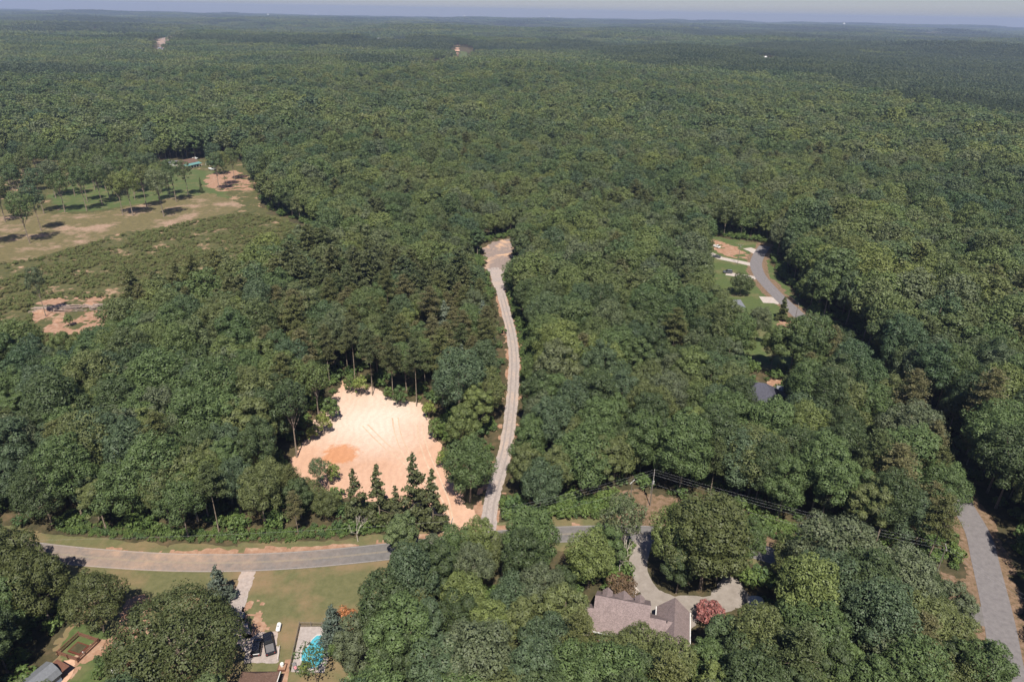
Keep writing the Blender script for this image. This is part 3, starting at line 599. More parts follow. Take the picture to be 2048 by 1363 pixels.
while bk < 34:
    qx, qy = rng.uniform(-40, 335), rng.uniform(330, 402); x_, y_ = P(qx, qy)
    if min(math.hypot(x_-a_, y_-b_) for a_, b_, _ in HT) < 8.5: bk += .2; continue
    if 345 < qx or (250 < qx < 330 and 345 < qy < 362): bk += .2; continue
    bk += 1; at(qx, qy, (HIGH, HIGH2)[int(bk) % 2], rng.uniform(21, 27), 'high-crowned tree in the loose stand of the left field, '+('nearest the photo edge' if qx < 60 else 'left part' if qx < 150 else 'middle part' if qx < 240 else 'near the teal porch'), 'broadleaf_tree', group='loose stand at the back of the left field', clear=3)
def bare(px, py, h, rad, seed, label, **k):
    x, y = P(px, py); HT.append((x, y, 3.0)); e = empty('dead_tree', (x, y, float(terrain(x, y))), k.get('rz', 0)); tag(e, label, 'dead tree')
    bare_tree_mb(h, rad, seed, k.get('spread', .45)).build('branches', M['dead_bark'], e)
bare(1788, 708, 25, .38, 3, 'pale bare dead tree rising out of the woods right of the side road', spread=.5)
bare(1236, 1160, 16, .2, 5, 'grey bare dead tree left of the driveway below the road')
bare(1252, 410, 26, .3, 8, 'grey dead treetop far out in the middle woods')
bare(968, 478, 15, .2, 9, 'small grey dead tree at the far end of the gravel pad')
bare(655, 740, 22, .22, 12, 'bare twiggy tree in the woods above the clay clearing')
bare(716, 1082, 10, .11, 14, 'grey twiggy tree at the road edge below the narrow conifers')

# ------------------------------------------------------------------ the woods
HTa = np.array(HT)
PINEZ = [PP(q) for q in ([(560,560),(980,545),(1000,760),(870,830),(830,780),(700,740),(600,880),(540,800)], [(560,1010),(860,1010),(870,1075),(540,1085)], [(1780,850),(1960,900),(1990,1130),(1820,1140),(1680,1020)])]
PLANT = [PP(q) for q in ([(1340,210),(1420,165),(1640,170),(1740,215),(1800,235),(2080,260),(2250,140),(1500,120),(1250,130),(1180,112),(1090,95),(1200,88),(1500,112),(1400,180)], [(680,130),(860,140),(800,155),(690,150)], [(1720,185),(2100,130),(2100,250),(1830,235)])]
RBANK = PP([(1765,1130),(1960,1160),(1985,1240),(1900,1235),(1780,1215)]); LROAD = PP([(-60,1080),(160,1090),(160,1200),(60,1180),(-60,1150)])
CLEARS = [(FIELD, 3.5), (CLEAR, 3.6), (PAD, 3.0), (LAWN, 6.5), (LOTS, 3), (BANK, 1.0), (COURT, 4.0), (HOUSEGAP, 0), (HIPGAP, 0), (RBANK, 0), (LROAD, 0), (PP([(765,1085),(965,1075),(985,1225),(775,1225)]), 1), (PP([(960,552),(1000,586),(1014,645),(1004,664),(962,640)]), 2), (PP([(962,925),(1024,925),(1032,1050),(952,1062)]), 2), (PP([(1400,1200),(1455,1142),(1545,1150),(1575,1340),(1400,1340)]), 0), (PP([(1815,875),(1865,900),(1895,990),(1840,990)]), 0), (PP([(1085,1070),(1222,1070),(1222,1165),(1085,1165)]), 1), (PP([(1008,600),(1046,640),(1050,700),(1040,730),(1028,700),(1018,650)]), 0)]
FARH = [(178,62,12),(778,84,30),(357,85,6),(846,38,8),(262,28,14),(158,26,10),(1405,53,16),(1375,55,10),(1604,63,8),(1564,67,6),(1860,66,28),(1183,68,5),(735,44,6),(632,30,6)]
FARGAPS = [PP(q) for q in ([(900,134),(912,97),(940,101),(950,112),(934,134)], [(312,116),(318,84),(350,78),(362,88),(336,96),(330,118)], [(862,150),(864,130),(892,130),(892,150)], [(1516,137),(1518,122),(1544,122),(1542,137)], [(690,96),(755,82),(812,82),(812,96)])]
def occupied(pts):
    bad = np.zeros(len(pts), bool)
    for poly, m in CLEARS: bad |= sdf(pts, poly) < m
    for poly in FARGAPS: bad |= sdf(pts, poly) < 0
    bad |= ldist(pts, ROAD) < 3.6+4.5; bad |= ldist(pts, RROAD) < 3.4+4.6; bad |= ldist(pts, RROAD[-58:]) < 3.4+7.5; bad |= (ldist(pts, DRIVE) < 2.2+4.6)
    bad |= (sdf(pts, PINEGAP) < 0) & (rng.random(len(pts)) < .85)
    for x, y, c in HT: bad |= np.hypot(pts[:, 0]-x, pts[:, 1]-y) < c
    return bad
def scatter(r0, r1, s, ang=52):
    xs = np.arange(-r1, r1, s); ys = np.arange(-30, r1, s*.9)
    XX, YY = np.meshgrid(xs, ys, indexing='ij'); p = np.stack([XX.ravel(), YY.ravel()], -1); p[:, 0] += np.tile(np.arange(len(ys)) % 2, len(xs))*s*.5
    p += rng.uniform(-.36, .36, p.shape)*s
    r = np.hypot(p[:, 0], p[:, 1]); a = np.degrees(np.abs(np.arctan2(p[:, 0], p[:, 1]+60)))
    return p[(r >= r0) & (r < r1) & (a < ang)]
near = scatter(0, 270, 7.2, 62); mid = scatter(270, 640, 8.0, 48); far = scatter(640, 1350, 9.2, 46)
near, mid, far = [q[~occupied(q)] for q in (near, mid, far)]
def is_pine(p, base=.05):
    pr = np.full(len(p), base)+np.clip(vnoise(p[:, 0], p[:, 1], 21, 90)-.70, 0, 1)*1.2
    for z in PINEZ: pr = np.where(sdf(p, z) < 0, .6, pr)
    for z in PLANT: pr = np.where(sdf(p, z) < 0, 1.0, pr)
    return rng.random(len(p)) < pr
def heights(p):
    h = .60+.30*vnoise(p[:, 0], p[:, 1], 31, 170)+.26*vnoise(p[:, 0], p[:, 1], 32, 46); return h*rng.uniform(.78, 1.22, len(p))
pn, pm, pf = is_pine(near), is_pine(mid), is_pine(far)
sn, sm, sf = heights(near), heights(mid), heights(far)
# shorter trees right at the road edges and on the near side of openings
edge = np.minimum(ldist(near, ROAD), ldist(near, DRIVE)+2); sn *= np.clip(.62+edge*.022, .66, 1.0)
rowz = sdf(near, PP([(540,955),(700,975),(880,1000),(890,1090),(540,1090)])) < 0; sn = np.where(rowz, np.minimum(sn, rng.uniform(.42, .62, len(sn))), sn)
front = sdf(near, PP([(1080,1075),(1240,1075),(1250,1230),(1060,1230)])) < 0; sn = np.where(front, sn*.72, sn)
px, py, dep = project(near[:, 0], near[:, 1], np.full(len(near), 9.0))
vis = (px > -60) & (px < 2108) & (py > -50) & (py < 1440)
order = np.argsort(np.where(vis, dep, 1e9))
bi = [i for i in order if vis[i] and not pn[i]][:262]; pi_ = [i for i in order if vis[i] and pn[i]][:290]
def place(x, y):
    """where a tree stands, told by things one can find"""
    ax, ay, _ = project(np.float64(x), np.float64(y), np.float64(0)); q = np.array([[x, y]])
    iR = np.argmin(np.abs(ROAD[:, 0]-x)); north = y > ROAD[iR, 1]; dR = ldist(q, ROAD)[0]; dD = ldist(q, DRIVE)[0]; dS = ldist(q, RROAD)[0]; dC = sdf(q, CLEAR)[0]
    rx = RROAD[np.argmin(np.abs(RROAD[:, 1]-y)), 0]
    if x > rx: return 'on the right edge of the side road' if dS < 16 else 'in the woods right of the side road'
    if not north:
        if ax < 250: return 'in the clump left of the clay yard'
        if dR < 16: return 'on the lower edge of the main road'
        if ax < 900: return 'in the woods just right of the pool'
        if ax < 1180: return 'in the woods left of the mauve roof'
        if ax < 1460: return 'in front of the mauve-roofed house'
        return 'in the woods right of the mauve roof'
    if dC < 12: return 'on the rim of the clay clearing'
    if dD < 14: return 'beside the gravel drive, on its '+('left' if x < DRIVE[np.argmin(np.abs(DRIVE[:, 1]-y)), 0] else 'right')
    if dR < 20: return ('above the main road, left of the clearing' if ax < 800 else 'above the main road, right of the drive')
    if dS < 16: return 'on the left edge of the side road'
    if ax < 300: return 'in the far left woods above the road'
    if ax < 620: return 'in the woods left of the clay clearing'
    if ax < 1000: return 'in the woods behind the clay clearing'
    if ax < 1350: return 'in the woods right of the gravel drive'
    return 'in the woods around the slate-roofed house'
def size_word(h, lo, hi): return 'low' if h < lo else ('tall' if h > hi else 'mid-height')
SPW = {0: 'round', 1: 'upright', 2: 'spreading', 3: 'lumpy', 4: 'round', 5: 'high-topped', 6: 'slim', 7: 'domed', 8: 'ragged'}
TN = list(BCOL)
def retint(e, m):
    c = [o for o in e.children if o.name.startswith('crown')][0]; c.material_slots[0].link = 'OBJECT'; c.material_slots[0].material = m
PCOL = {'olive': (.092,.100,.036), 'brownish': (.108,.102,.046), 'dull green': (.068,.086,.034)}
for q_, c_ in PCOL.items(): M['pine '+q_] = foliage(q_.replace(' ', '_')+'_pine_foliage', [tuple(x*.9 for x in c_), tuple(x*1.1 for x in c_)], regional=False)
used_labels = {}
def one(name, pr, i, tint, m, shape, cat, plural, lo, hi, s0, s1):
    x, y = near[i]; pl = place(x, y); h = pr[2]*sn[i]
    lab = '%s %s %s %s %s' % (size_word(h, lo, hi), tint, shape, name.replace('_', ' '), pl)
    while len(lab.replace('-', ' ').split()) > 16: lab = ' '.join(lab.split()[1:])
    e = tree(name, pr, x, y, h, lab, cat, plural+' '+pl, sxy=rng.uniform(s0, s1)); retint(e, m)
for i in bi:
    k = int(rng.integers(len(BR))); q = TN[int(rng.choice(6, p=[.2, .2, .26, .07, .17, .1]))]
    one('broadleaf_tree', BR[k], i, q, M[q], SPW[k], 'tree', 'broadleaf trees', 17, 22, .95, 1.22)
for i in pi_:
    k = int(rng.integers(len(PI))); q = list(PCOL)[int(rng.integers(3))]
    one('pine_tree', PI[k], i, q, M['pine '+q], ('feathery', 'long-trunked', 'feathery', 'low-branched')[k], 'pine', 'pines', 17, 23, 1.0, 1.3)
done = np.zeros(len(near), bool); done[bi] = True; done[pi_] = True
near, pn, sn = near[~done], pn[~done], sn[~done]

# prototypes for the masses, never linked to the scene themselves
def proto_col(name, meshes):
    c = bpy.data.collections.new(name)
    for i, me in enumerate(meshes):
        o = bpy.data.objects.new('%s_%02d' % (name, i), me); c.objects.link(o)
    return c
def scatter_gn(name, pts, z, idx, rot, scl, col, mats, label, cat):
    me = npmesh(name, np.c_[pts, z], [], mats)
    for an, ty, v in (('pick', 'INT', idx.astype(np.int32)), ('turn', 'FLOAT', rot.astype(np.float32))):
        me.attributes.new(an, ty, 'POINT').data.foreach_set('value', v)
    me.attributes.new('grow', 'FLOAT_VECTOR', 'POINT').data.foreach_set('vector', scl.astype(np.float32).ravel())
    o = link(name, me); tag(o, label, cat, kind='stuff')
    ng = bpy.data.node_groups.new(name, 'GeometryNodeTree'); ng.interface.new_socket('Geometry', in_out='INPUT', socket_type='NodeSocketGeometry'); ng.interface.new_socket('Geometry', in_out='OUTPUT', socket_type='NodeSocketGeometry')
    A = ng.nodes.new; L = ng.links.new
    gi, go = A('NodeGroupInput'), A('NodeGroupOutput'); ip = A('GeometryNodeInstanceOnPoints'); ci = A('GeometryNodeCollectionInfo')
    ci.inputs['Collection'].default_value = col; ci.inputs['Separate Children'].default_value = True; ci.inputs['Reset Children'].default_value = True
    def attr(nm, ty):
        a = A('GeometryNodeInputNamedAttribute'); a.data_type = ty; a.inputs['Name'].default_value = nm; return a.outputs['Attribute']
    cx = A('ShaderNodeCombineXYZ'); L(attr('turn', 'FLOAT'), cx.inputs['Z'])
    ip.inputs['Pick Instance'].default_value = True
    L(gi.outputs[0], ip.inputs['Points']); L(ci.outputs[0], ip.inputs['Instance']); L(attr('pick', 'INT'), ip.inputs['Instance Index'])
    L(cx.outputs[0], ip.inputs['Rotation']); L(attr('grow', 'FLOAT_VECTOR'), ip.inputs['Scale']); L(ip.outputs[0], go.inputs[0])
    md = o.modifiers.new('scatter', 'NODES'); md.node_group = ng; return o
def comb(v, f, tm, m): V, Fq, mi = both(v, f, tm); return npmesh('wood_tree', V, Fq, [M[m], M['bark']], mi)
protoB = [comb(b[3][0], b[3][1], trunk_mb(b[2], b[3][3], .26, b[3][2], i), 'broad') for i, b in enumerate(BR)]
protoP = [comb(b[3][0], b[3][1], trunk_mb(b[2], b[3][3], .2, None, i, 10), 'pine') for i, b in enumerate(PI)]
for i, (h, R, b, nl, q) in enumerate(specs):       # lighter versions farther out
    v, f, lb = broad_crown(11+i, h, R, b, 5200, .62, nl); protoB.append(comb(v, f, trunk_mb(h, b, .26, lb, i, 4), 'broad'))
for i, (h, R, b, nl, q) in enumerate(specs):
    v, f, lb = broad_crown(11+i, h, R, b, 1500, 1.08, nl); protoB.append(comb(v, f, trunk_mb(h, b, .26, None, i, 1), 'broad'))
for i, (h, R, b) in enumerate([(26,4.8,13),(28,5.2,16),(24,4.5,11),(20,4.0,7)]):
    v, f = pine_crown(61+i, h, R, b, 2800, .95); protoP.append(comb(v, f, trunk_mb(h, b, .2, None, i, 3), 'pine'))
for i, (h, R, b) in enumerate([(22,3.6,7),(24,3.8,8),(21,3.4,6),(22,3.6,6)]):
    v, f = pine_crown(71+i, h, R, b, 800, 1.2); protoP.append(comb(v, f, trunk_mb(h, b, .2, None, i, 1), 'teal'))
CB = proto_col('broadleaf_form', protoB); CP = proto_col('pine_form', protoP)
pts = np.concatenate([near, mid, far]); isp = np.concatenate([pn, pm, pf]); sc = np.concatenate([sn, sm, sf])
lod = np.r_[np.zeros(len(near), int), np.ones(len(mid), int), np.full(len(far), 2)]
def mass(sel, nv, col, name, mats, label):
    p = pts[sel]; s = sc[sel]; k = len(p); w = rng.uniform(.90, 1.25, k)*np.array([1, 1.12, 1.28])[lod[sel]]
    scatter_gn(name, p, terrain(p[:, 0], p[:, 1])-.1, lod[sel]*nv+rng.integers(nv, size=k), rng.uniform(0, 6.28, k), np.stack([s*w, s*w, s], -1), col, mats, label, 'woods')
mass(~isp, len(specs), CB, 'broadleaf_woods', M['broad'], 'green broadleaf woods rolling away from the clearing to the hazy distance')
mass(isp, 4, CP, 'pine_woods', M['pine'], 'pines mixed through the woods and dark pine plantation at the upper right')

# far canopy: clumps of many small crowns on rolling ground, out to the horizon
def clump(seed, S_, nt_, pine=False, nq=70, size=2.0):
    r = np.random.default_rng(seed); V = []; Fc = []; b = 0; g_ = int(round(math.sqrt(nt_)))
    for a in range(g_):
        for c in range(g_):
            x = (a+.5+r.uniform(-.4, .4))/g_*S_-S_/2; y = (c+.5+r.uniform(-.4, .4))/g_*S_-S_/2
            R = S_/g_*.66*r.uniform(.8, 1.2)*(.72 if pine else 1); H = r.uniform(11, 21.5)+(1 if pine else 0)
            d = unit(r.normal(size=(nq, 3))); d[:, 2] = np.abs(d[:, 2])*1.15-.28
            k = 1+.2*np.sin(d[:, 0]*6+x)*np.sin(d[:, 1]*6+y)
            p = np.array([x, y, H-R*(1.7 if pine else 1.0)])+d*k[:, None]*np.array([R, R, R*(1.7 if pine else 1.0)])
            v, f = quads(p, unit(d+r.normal(size=d.shape)*.45), size*r.uniform(.6, 1.4, nq), .8, r); V.append(v); Fc.append(f+b); b += len(v)
    return np.concatenate(V), np.concatenate(Fc)
protoF = []
for i in range(4): v, f = clump(200+i, 66, 64); protoF.append(npmesh('far_clump', v, f, M['broad']))
for i in range(2): v, f = clump(210+i, 66, 100, True, 50, 1.8); protoF.append(npmesh('far_pine_clump', v, f, M['teal']))
CF = proto_col('far_clump_form', protoF)
P1 = scatter(1320, 3200, 52, 46); P2 = scatter(3200, 6500, 95, 45); P3 = scatter(6500, 14500, 190, 44)
fp = np.concatenate([P1, P2, P3]); fs = np.r_[np.full(len(P1), 1.0), np.full(len(P2), 1.75), np.full(len(P3), 3.4)]
bad = np.zeros(len(fp), bool)
for poly in FARGAPS: bad |= sdf(fp, poly) < 26
fpx, fpy, _ = project(fp[:, 0], fp[:, 1], np.zeros(len(fp)))
for hx, hy, hw in FARH: bad |= (np.abs(fpx-hx) < hw) & (fpy > hy-1) & (fpy < hy+(8 if hy > 60 else 3.2))
fp, fs = fp[~bad], fs[~bad]; fpine = vnoise(fp[:, 0], fp[:, 1], 55, 420)*.7+vnoise(fp[:, 0], fp[:, 1], 57, 1500)*.3 > .56
for z in PLANT: fpine |= sdf(fp, z) < 0
hz = np.minimum(fs, 1.25)*(.85+.35*vnoise(fp[:, 0], fp[:, 1], 56, 300))
k = len(fp)
scatter_gn('distant_woods', fp, terrain(fp[:, 0], fp[:, 1])-.5, np.where(fpine, 4+rng.integers(2, size=k), rng.integers(4, size=k)), rng.integers(0, 4, k)*math.pi/2+rng.uniform(-.3, .3, k), np.stack([fs, fs, hz], -1), CF, M['broad'], 'far woods fading into blue haze at the horizon', 'woods')

# scrub on the field, bushes at the road edge, undergrowth along the wood edges
bprotos = [npmesh('bush_form', v, f, M[m]) for (v, f), m in zip(BUSHM*2, ['scrub', 'scrub', 'scrub', 'bush', 'bush', 'bush'])]
CBU = proto_col('bush_form', bprotos)
def bushes(name, p, s, lo, hi, label, m):
    k = len(p); scatter_gn(name, p, terrain(p[:, 0], p[:, 1])-.05, rng.integers(lo, hi, k), rng.uniform(0, 6.28, k), np.stack([s, s, s*rng.uniform(.6, 1.1, k)], -1), CBU, M[m], label, 'shrubs')
q = np.stack([rng.uniform(-460, -90, 60000), rng.uniform(200, 470, 60000)], -1)
SC = PP([(-170,545),(60,522),(150,497),(240,470),(330,457),(400,440),(472,428),(520,430),(600,452),(645,478),(610,520),(500,565),(400,600),(260,640),(240,700),(0,760),(-170,760)])
d = sdf(q, SC); q = q[(d < 0) & (vnoise(q[:, 0], q[:, 1], 61, 14)*.6+vnoise(q[:, 0], q[:, 1], 62, 5)*.4+rng.uniform(-.15, .15, len(q)) > .47)]
q = q[~((sdf(q, PP([(60,598),(205,598),(232,640),(230,668),(70,668)])) < 0))][:20000]
bushes('scrub', q, rng.uniform(.3, 1.0, len(q)), 0, 3, 'weedy green scrub regrowing over the left field', 'scrub')
def along(line, d0, d1, step, jit=.8):
    o = []
    for dd in np.arange(d0, d1, step):
        l = offset(line, dd); sl_ = np.cumsum(np.r_[0, np.hypot(*np.diff(l, axis=0).T)])
        t = np.arange(0, sl_[-1], step); o.append(np.stack([np.interp(t, sl_, l[:, 0]), np.interp(t, sl_, l[:, 1])], -1))
    o = np.concatenate(o); return o+rng.uniform(-jit, jit, o.shape)
e1 = along(ROAD[30:100], 7.6, 11, 1.0); e1 = e1[sdf(e1, CLEAR) > 1.5]
bushes('roadside_bushes', e1, rng.uniform(.35, .8, len(e1)), 3, 6, 'leafy green bushes along the upper edge of the main road', 'bush')
e3 = along(ROAD[92:190], 6.8, 14, 1.9, 1.1); e3 = e3[(rng.random(len(e3)) < .75) & (sdf(e3, PP([(1262,985),(1345,985),(1350,1052),(1270,1052)])) > 0) & (sdf(e3, CLEAR) > 2) & (ldist(e3, DRIVE) > 3.5)]
bushes('roadside_thicket', e3, rng.uniform(.5, 1.9, len(e3)), 3, 6, 'green thicket on the bank above the main road, right of the gravel drive', 'bush')
e2 = along(DRIVE[6:66], 3.0, 6.4, .8, .5); e2 = e2[rng.random(len(e2)) < .8]
bushes('drive_side_weeds', e2, rng.uniform(.25, .62, len(e2)), 3, 6, 'light green weeds along the right side of the gravel drive', 'bush')
t = rng.uniform(0, 1, (24000, 2))*np.array([600, 420])+np.array([-330, 60]); dd = np.minimum.reduce([sdf(t, CLEAR), sdf(t, FIELD), sdf(t, PAD), sdf(t, LOTS)])
t = t[(dd > 1.0) & ((dd < 9) | (rng.random(len(t)) < .55))]; t = t[(sdf(t, HOUSEGAP) > 0) & (sdf(t, LAWN) > 1) & (sdf(t, COURT) > 1) & (sdf(t, BANK) > .5)]; t = t[(ldist(t, ROAD) > 7) & (ldist(t, DRIVE) > 4.5) & (ldist(t, RROAD) > 6)]
bushes('undergrowth', t, rng.uniform(.6, 2.3, len(t)), 3, 6, 'green undergrowth at the foot of the wood edges', 'bush')
# saplings right on the rim of the clearing
for k, (a, b) in enumerate([(700,785),(722,792),(800,812),(858,838),(872,880),(648,868),(664,842),(625,882),(778,800),(888,935)]):
    x, y = P(a, b); d_ = sdf(np.array([[x, y]]), CLEAR)[0]
    tree('sapling', SAP[k % 2], x, y, rng.uniform(5, 8.5), 'yellow-green sapling on the upper rim of the clay clearing', 'sapling', 'saplings on the rim of the clearing')

# ------------------------------------------------------------------ buildings
def windows(parent, lst):
    """each window its own part: frame, with the pane as a sub-part. (x, y, z, w, h, facing axis 'x-','x+','y-','y+')"""
    for x, y, z, w, h, ax in lst:
        s = -1 if ax[1] == '-' else 1; f = MB(); g_ = MB(); t = .09
        def bar(m, a0, a1, z0, z1, d0, d1):
            lo, hi = sorted((d0*s, d1*s))
            if ax[0] == 'y': m.box(x+a0, x+a1, y+lo, y+hi, z+z0, z+z1)
            else: m.box(x+lo, x+hi, y+a0, y+a1, z+z0, z+z1)
        bar(f, -w/2, w/2, 0, t, .004, .07); bar(f, -w/2, w/2, h-t, h, .004, .07); bar(f, -w/2, -w/2+t, t, h-t, .004, .07); bar(f, w/2-t, w/2, t, h-t, .004, .07)
        bar(g_, -w/2+t, w/2-t, t, h-t, .006, .03)
        fo = f.build('window', M['white'], parent); g_.build('pane', M['dark'], fo)
O = P(1191, 1189, 8.5); hs = empty('house', (O[0], O[1], 0), math.atan2(-2.6, 11.2))
tag(hs, 'big house with mauve-brown shingle roofs, front dormers and a garage wing', 'house')
w = MB(); w.box(.5, 11.2, -5, 4.9, 0, 4.3); w.box(-4, .45, -5.6, 1.4, 0, 3.6); w.box(11.25, 13.5, -5.2, 1.8, 0, 3.6); w.box(13.55, 19.9, -7.4, 4.6, 0, 3.45)
w.add([(.5,-5,4.3),(.5,4.9,4.3),(.5,0,8.1)], [(0,2,1)]); w.add([(11.2,-5,4.3),(11.2,4.9,4.3),(11.2,0,8.1)], [(0,1,2)])
w.add([(13.55,4.6,3.45),(19.9,4.6,3.45),(16.7,4.6,6.5)], [(0,2,1)]); w.add([(-4,-5.6,3.6),(-4,1.4,3.6),(-4,-2.1,6.3)], [(0,2,1)])
w.build('wall', M['brick'], hs)
r_ = MB().gable(0, 11.7, -5.6, 5.6, 4.2, 8.5).build('main_roof', M['roof'], hs); r_['label'] = 'tall main roof with the three dormers'
r_ = MB().gable(-4.4, .2, -6.2, 2.0, 3.7, 6.8).build('wing_roof', M['roof'], hs); r_['label'] = 'lower roof of the left wing'
r_ = MB().gable(11.4, 16.7, -5.4, 2.2, 3.9, 6.8).build('link_roof', M['roof'], hs); r_['label'] = 'lower roof joining the garage wing'
r_ = MB().gable(13.2, 20.2, -8.0, 5.0, 3.6, 7.1, axis='y').build('garage_roof', M['roof'], hs); r_['label'] = 'gable roof of the garage wing'
for q in ((12.98, 13.17, 2.3, 5.0, 3.35, 3.55), (20.23, 20.42, -8, 5.0, 3.35, 3.55), (0, 11.4, -5.8, -5.62, 3.95, 4.15), (-4.4, 0, -6.4, -6.22, 3.45, 3.65)): MB().box(*q).build('gutter', M['white'], hs)
for x, hw, y1 in ((2.4, 1.1, 3.4), (5.9, 2.1, 3.4), (9.3, 1.05, 3.2)):
    d = MB().gable(x-hw, x+hw, .3, y1, 8.0-hw*.95, 8.0, .12, 'y').build('dormer', M['roof'], hs)
    c = MB(); c.box(x-hw+.2, x+hw-.2, .6, y1-.15, 4.6, 7.9-hw*.98); c.build('cheek', M['cream'], d); MB().box(x-.4, x+.4, y1-.14, y1-.08, 5.6, 6.6).build('pane', M['dark'], d)
MB().tube([(15.2,-1.9,6.4),(15.2,-1.9,7.1)], .1, 8).build('vent_pipe', M['dark'], hs)
windows(hs, [(2.0,-5,1.2,1.6,1.5,'y-'),(5.5,-5,.4,2.4,2.2,'y-'),(9,-5,1.2,1.6,1.5,'y-'),(-2,-5.6,1.1,1.5,1.4,'y-'),(13.55,3.4,1.2,1.2,1.3,'x-')])
for y in (-1.5, 1.9): MB().box(19.91, 19.97, y, y+2.7, 0, 2.3).build('garage_door', M['white'], hs)
MB().box(1.2, 9.6, 5.6, 7.6, .02, .35).build('porch', M['brick'], hs)

# hip-roofed house in the woods
a = P(1515, 752, 7.5); hh = empty('house', (a[0], a[1]-4.5, 0), -.25); tag(hh, 'small house with a slate-blue hip roof almost buried in trees', 'house')
MB().box(-6, 6, -5, 5, 0, 3).build('wall', M['cream'], hh); MB().hip(-6.6, 6.6, -5.6, 5.6, 3, 7.5, 5.4).build('roof', M['roof3'], hh)
windows(hh, [(-3,-5,1,1.4,1.4,'y-'),(3,-5,1,1.4,1.4,'y-'),(0,-5,1,1.0,1.3,'y-')])
a = P(1560, 782); c_ = empty('shed', (a[0], a[1]-2, 0), -.3); tag(c_, 'low grey outbuilding at the right of the slate-blue hip-roofed house', 'shed')
MB().box(-2, 2, -1.5, 1.5, 0, 2.2).build('wall', M['cream'], c_); MB().gable(-2.3, 2.3, -1.9, 1.9, 2.2, 3.1).build('roof', M['greyroof'], c_)

# house at the bottom edge by the pool
a = P(522, 1335, 3.5); hb = empty('house', (a[0]+.2, a[1]-7.5, 0), .03); tag(hb, 'brown-shingled house cut by the lower photo edge, next to the swimming pool', 'house')
MB().box(-3.2, 3.2, -9, 6.6, 0, 2.8).build('wall', M['cream'], hb); MB().hip(-3.7, 3.7, -9.6, 7.5, 2.8, 2.81, 3.4)
m = MB(); m.add([(-3.7,-9.6,2.8),(3.7,-9.6,2.8),(3.7,7.3,2.8),(-3.7,7.3,2.8),(0,-7,4.9),(0,5.2,4.9)], [(0,1,4),(1,2,5,4),(2,3,5),(3,0,4,5),(3,2,1,0)]); m.build('roof', M['roof2'], hb)
MB().box(3.72, 3.86, -9.6, 7.3, 2.6, 2.85).build('gutter', M['white'], hb)
for y in (-2.2, .9): MB().box(y-.6, y+1.7, 6.61, 6.67, 0, 2.1).build('garage_door', M['white'], hb)
windows(hb, [(3.2,2,1,1.2,1.2,'x+'),(3.2,-2,1,1.2,1.2,'x+')])

# metal shed at lower left
a = P(108, 1322, 3.2); sh = empty('shed', (a[0]-1.6, a[1]-4.2, 0), -.42); sh.scale = (.85, .85, .9); tag(sh, 'grey metal-roofed barn shed at the lower left corner', 'shed')
MB().box(-2.6, 2.6, -4.5, 4.3, 0, 2.5).build('wall', M['bluegrey'], sh)
m = MB(); m.add([(-3,-4.8,2.4),(-2.0,-4.8,3.5),(.3,-4.8,4.3),(2.1,-4.8,3.4),(3,-4.8,2.3),(-3,4.6,2.4),(-2.0,4.6,3.5),(.3,4.6,4.3),(2.1,4.6,3.4),(3,4.6,2.3)], [(0,1,6,5),(1,2,7,6),(2,3,8,7),(3,4,9,8)]); m.build('roof', M['greyroof'], sh)
MB().box(-.9, .9, 4.31, 4.38, 0, 2.1).build('door', M['white'], sh); MB().box(2.61, 2.67, -1.5, 1.2, .7, 1.9).build('window', M['dark'], sh)
MB().box(-1.6, 2.7, 4.7, 6.6, 2.2, 2.32).build('lean_to_roof', M['wood'], sh)
a = P(141, 1345); sheet('sand_strip', PP([(128,1322),(152,1318),(146,1345),(122,1385),(108,1385)]), M['clearing'], .09, cell=.3, rag=.3)

# fenced timber pen
a = P(158, 1297); pn_ = empty('timber_pen', (a[0], a[1], 0), -.30); tag(pn_, 'square dark red timber pen with a raised bed, next to the barn shed', 'pen')
for k, (x0, x1, y0, y1) in enumerate([(-2.7,2.7,2.4,2.55),(-2.7,2.7,-2.55,-2.4),(-2.7,-2.55,-2.4,2.4),(2.55,2.7,-2.4,2.4)]):
    m = MB()
    for z in (.35, .8, 1.15): m.box(x0, x1, y0, y1, z, z+.12)
    m.build('rail', M['wood'], pn_)
for x in (-2.62, 0, 2.62):
    for y in (-2.62, 2.62): MB().box(x-.07, x+.07, y-.07, y+.07, 0, 1.35).build('post', M['wood'], pn_)
MB().box(-1.5, 1.6, -1.3, 1.2, .02, .35).build('raised_bed', M['mulch'], pn_); MB().box(-1.2, 1.3, -1.0, .9, .36, .42).build('soil', M['ground'], pn_)
a = P(168, 1307); MB().box(-.25, .25, -.12, .12, 0, .3, taper=.04).build('bucket', M['white'], loc=(a[0], a[1], .36)); tag(bpy.data.objects['bucket'], 'small white tub inside the timber pen', 'tub')
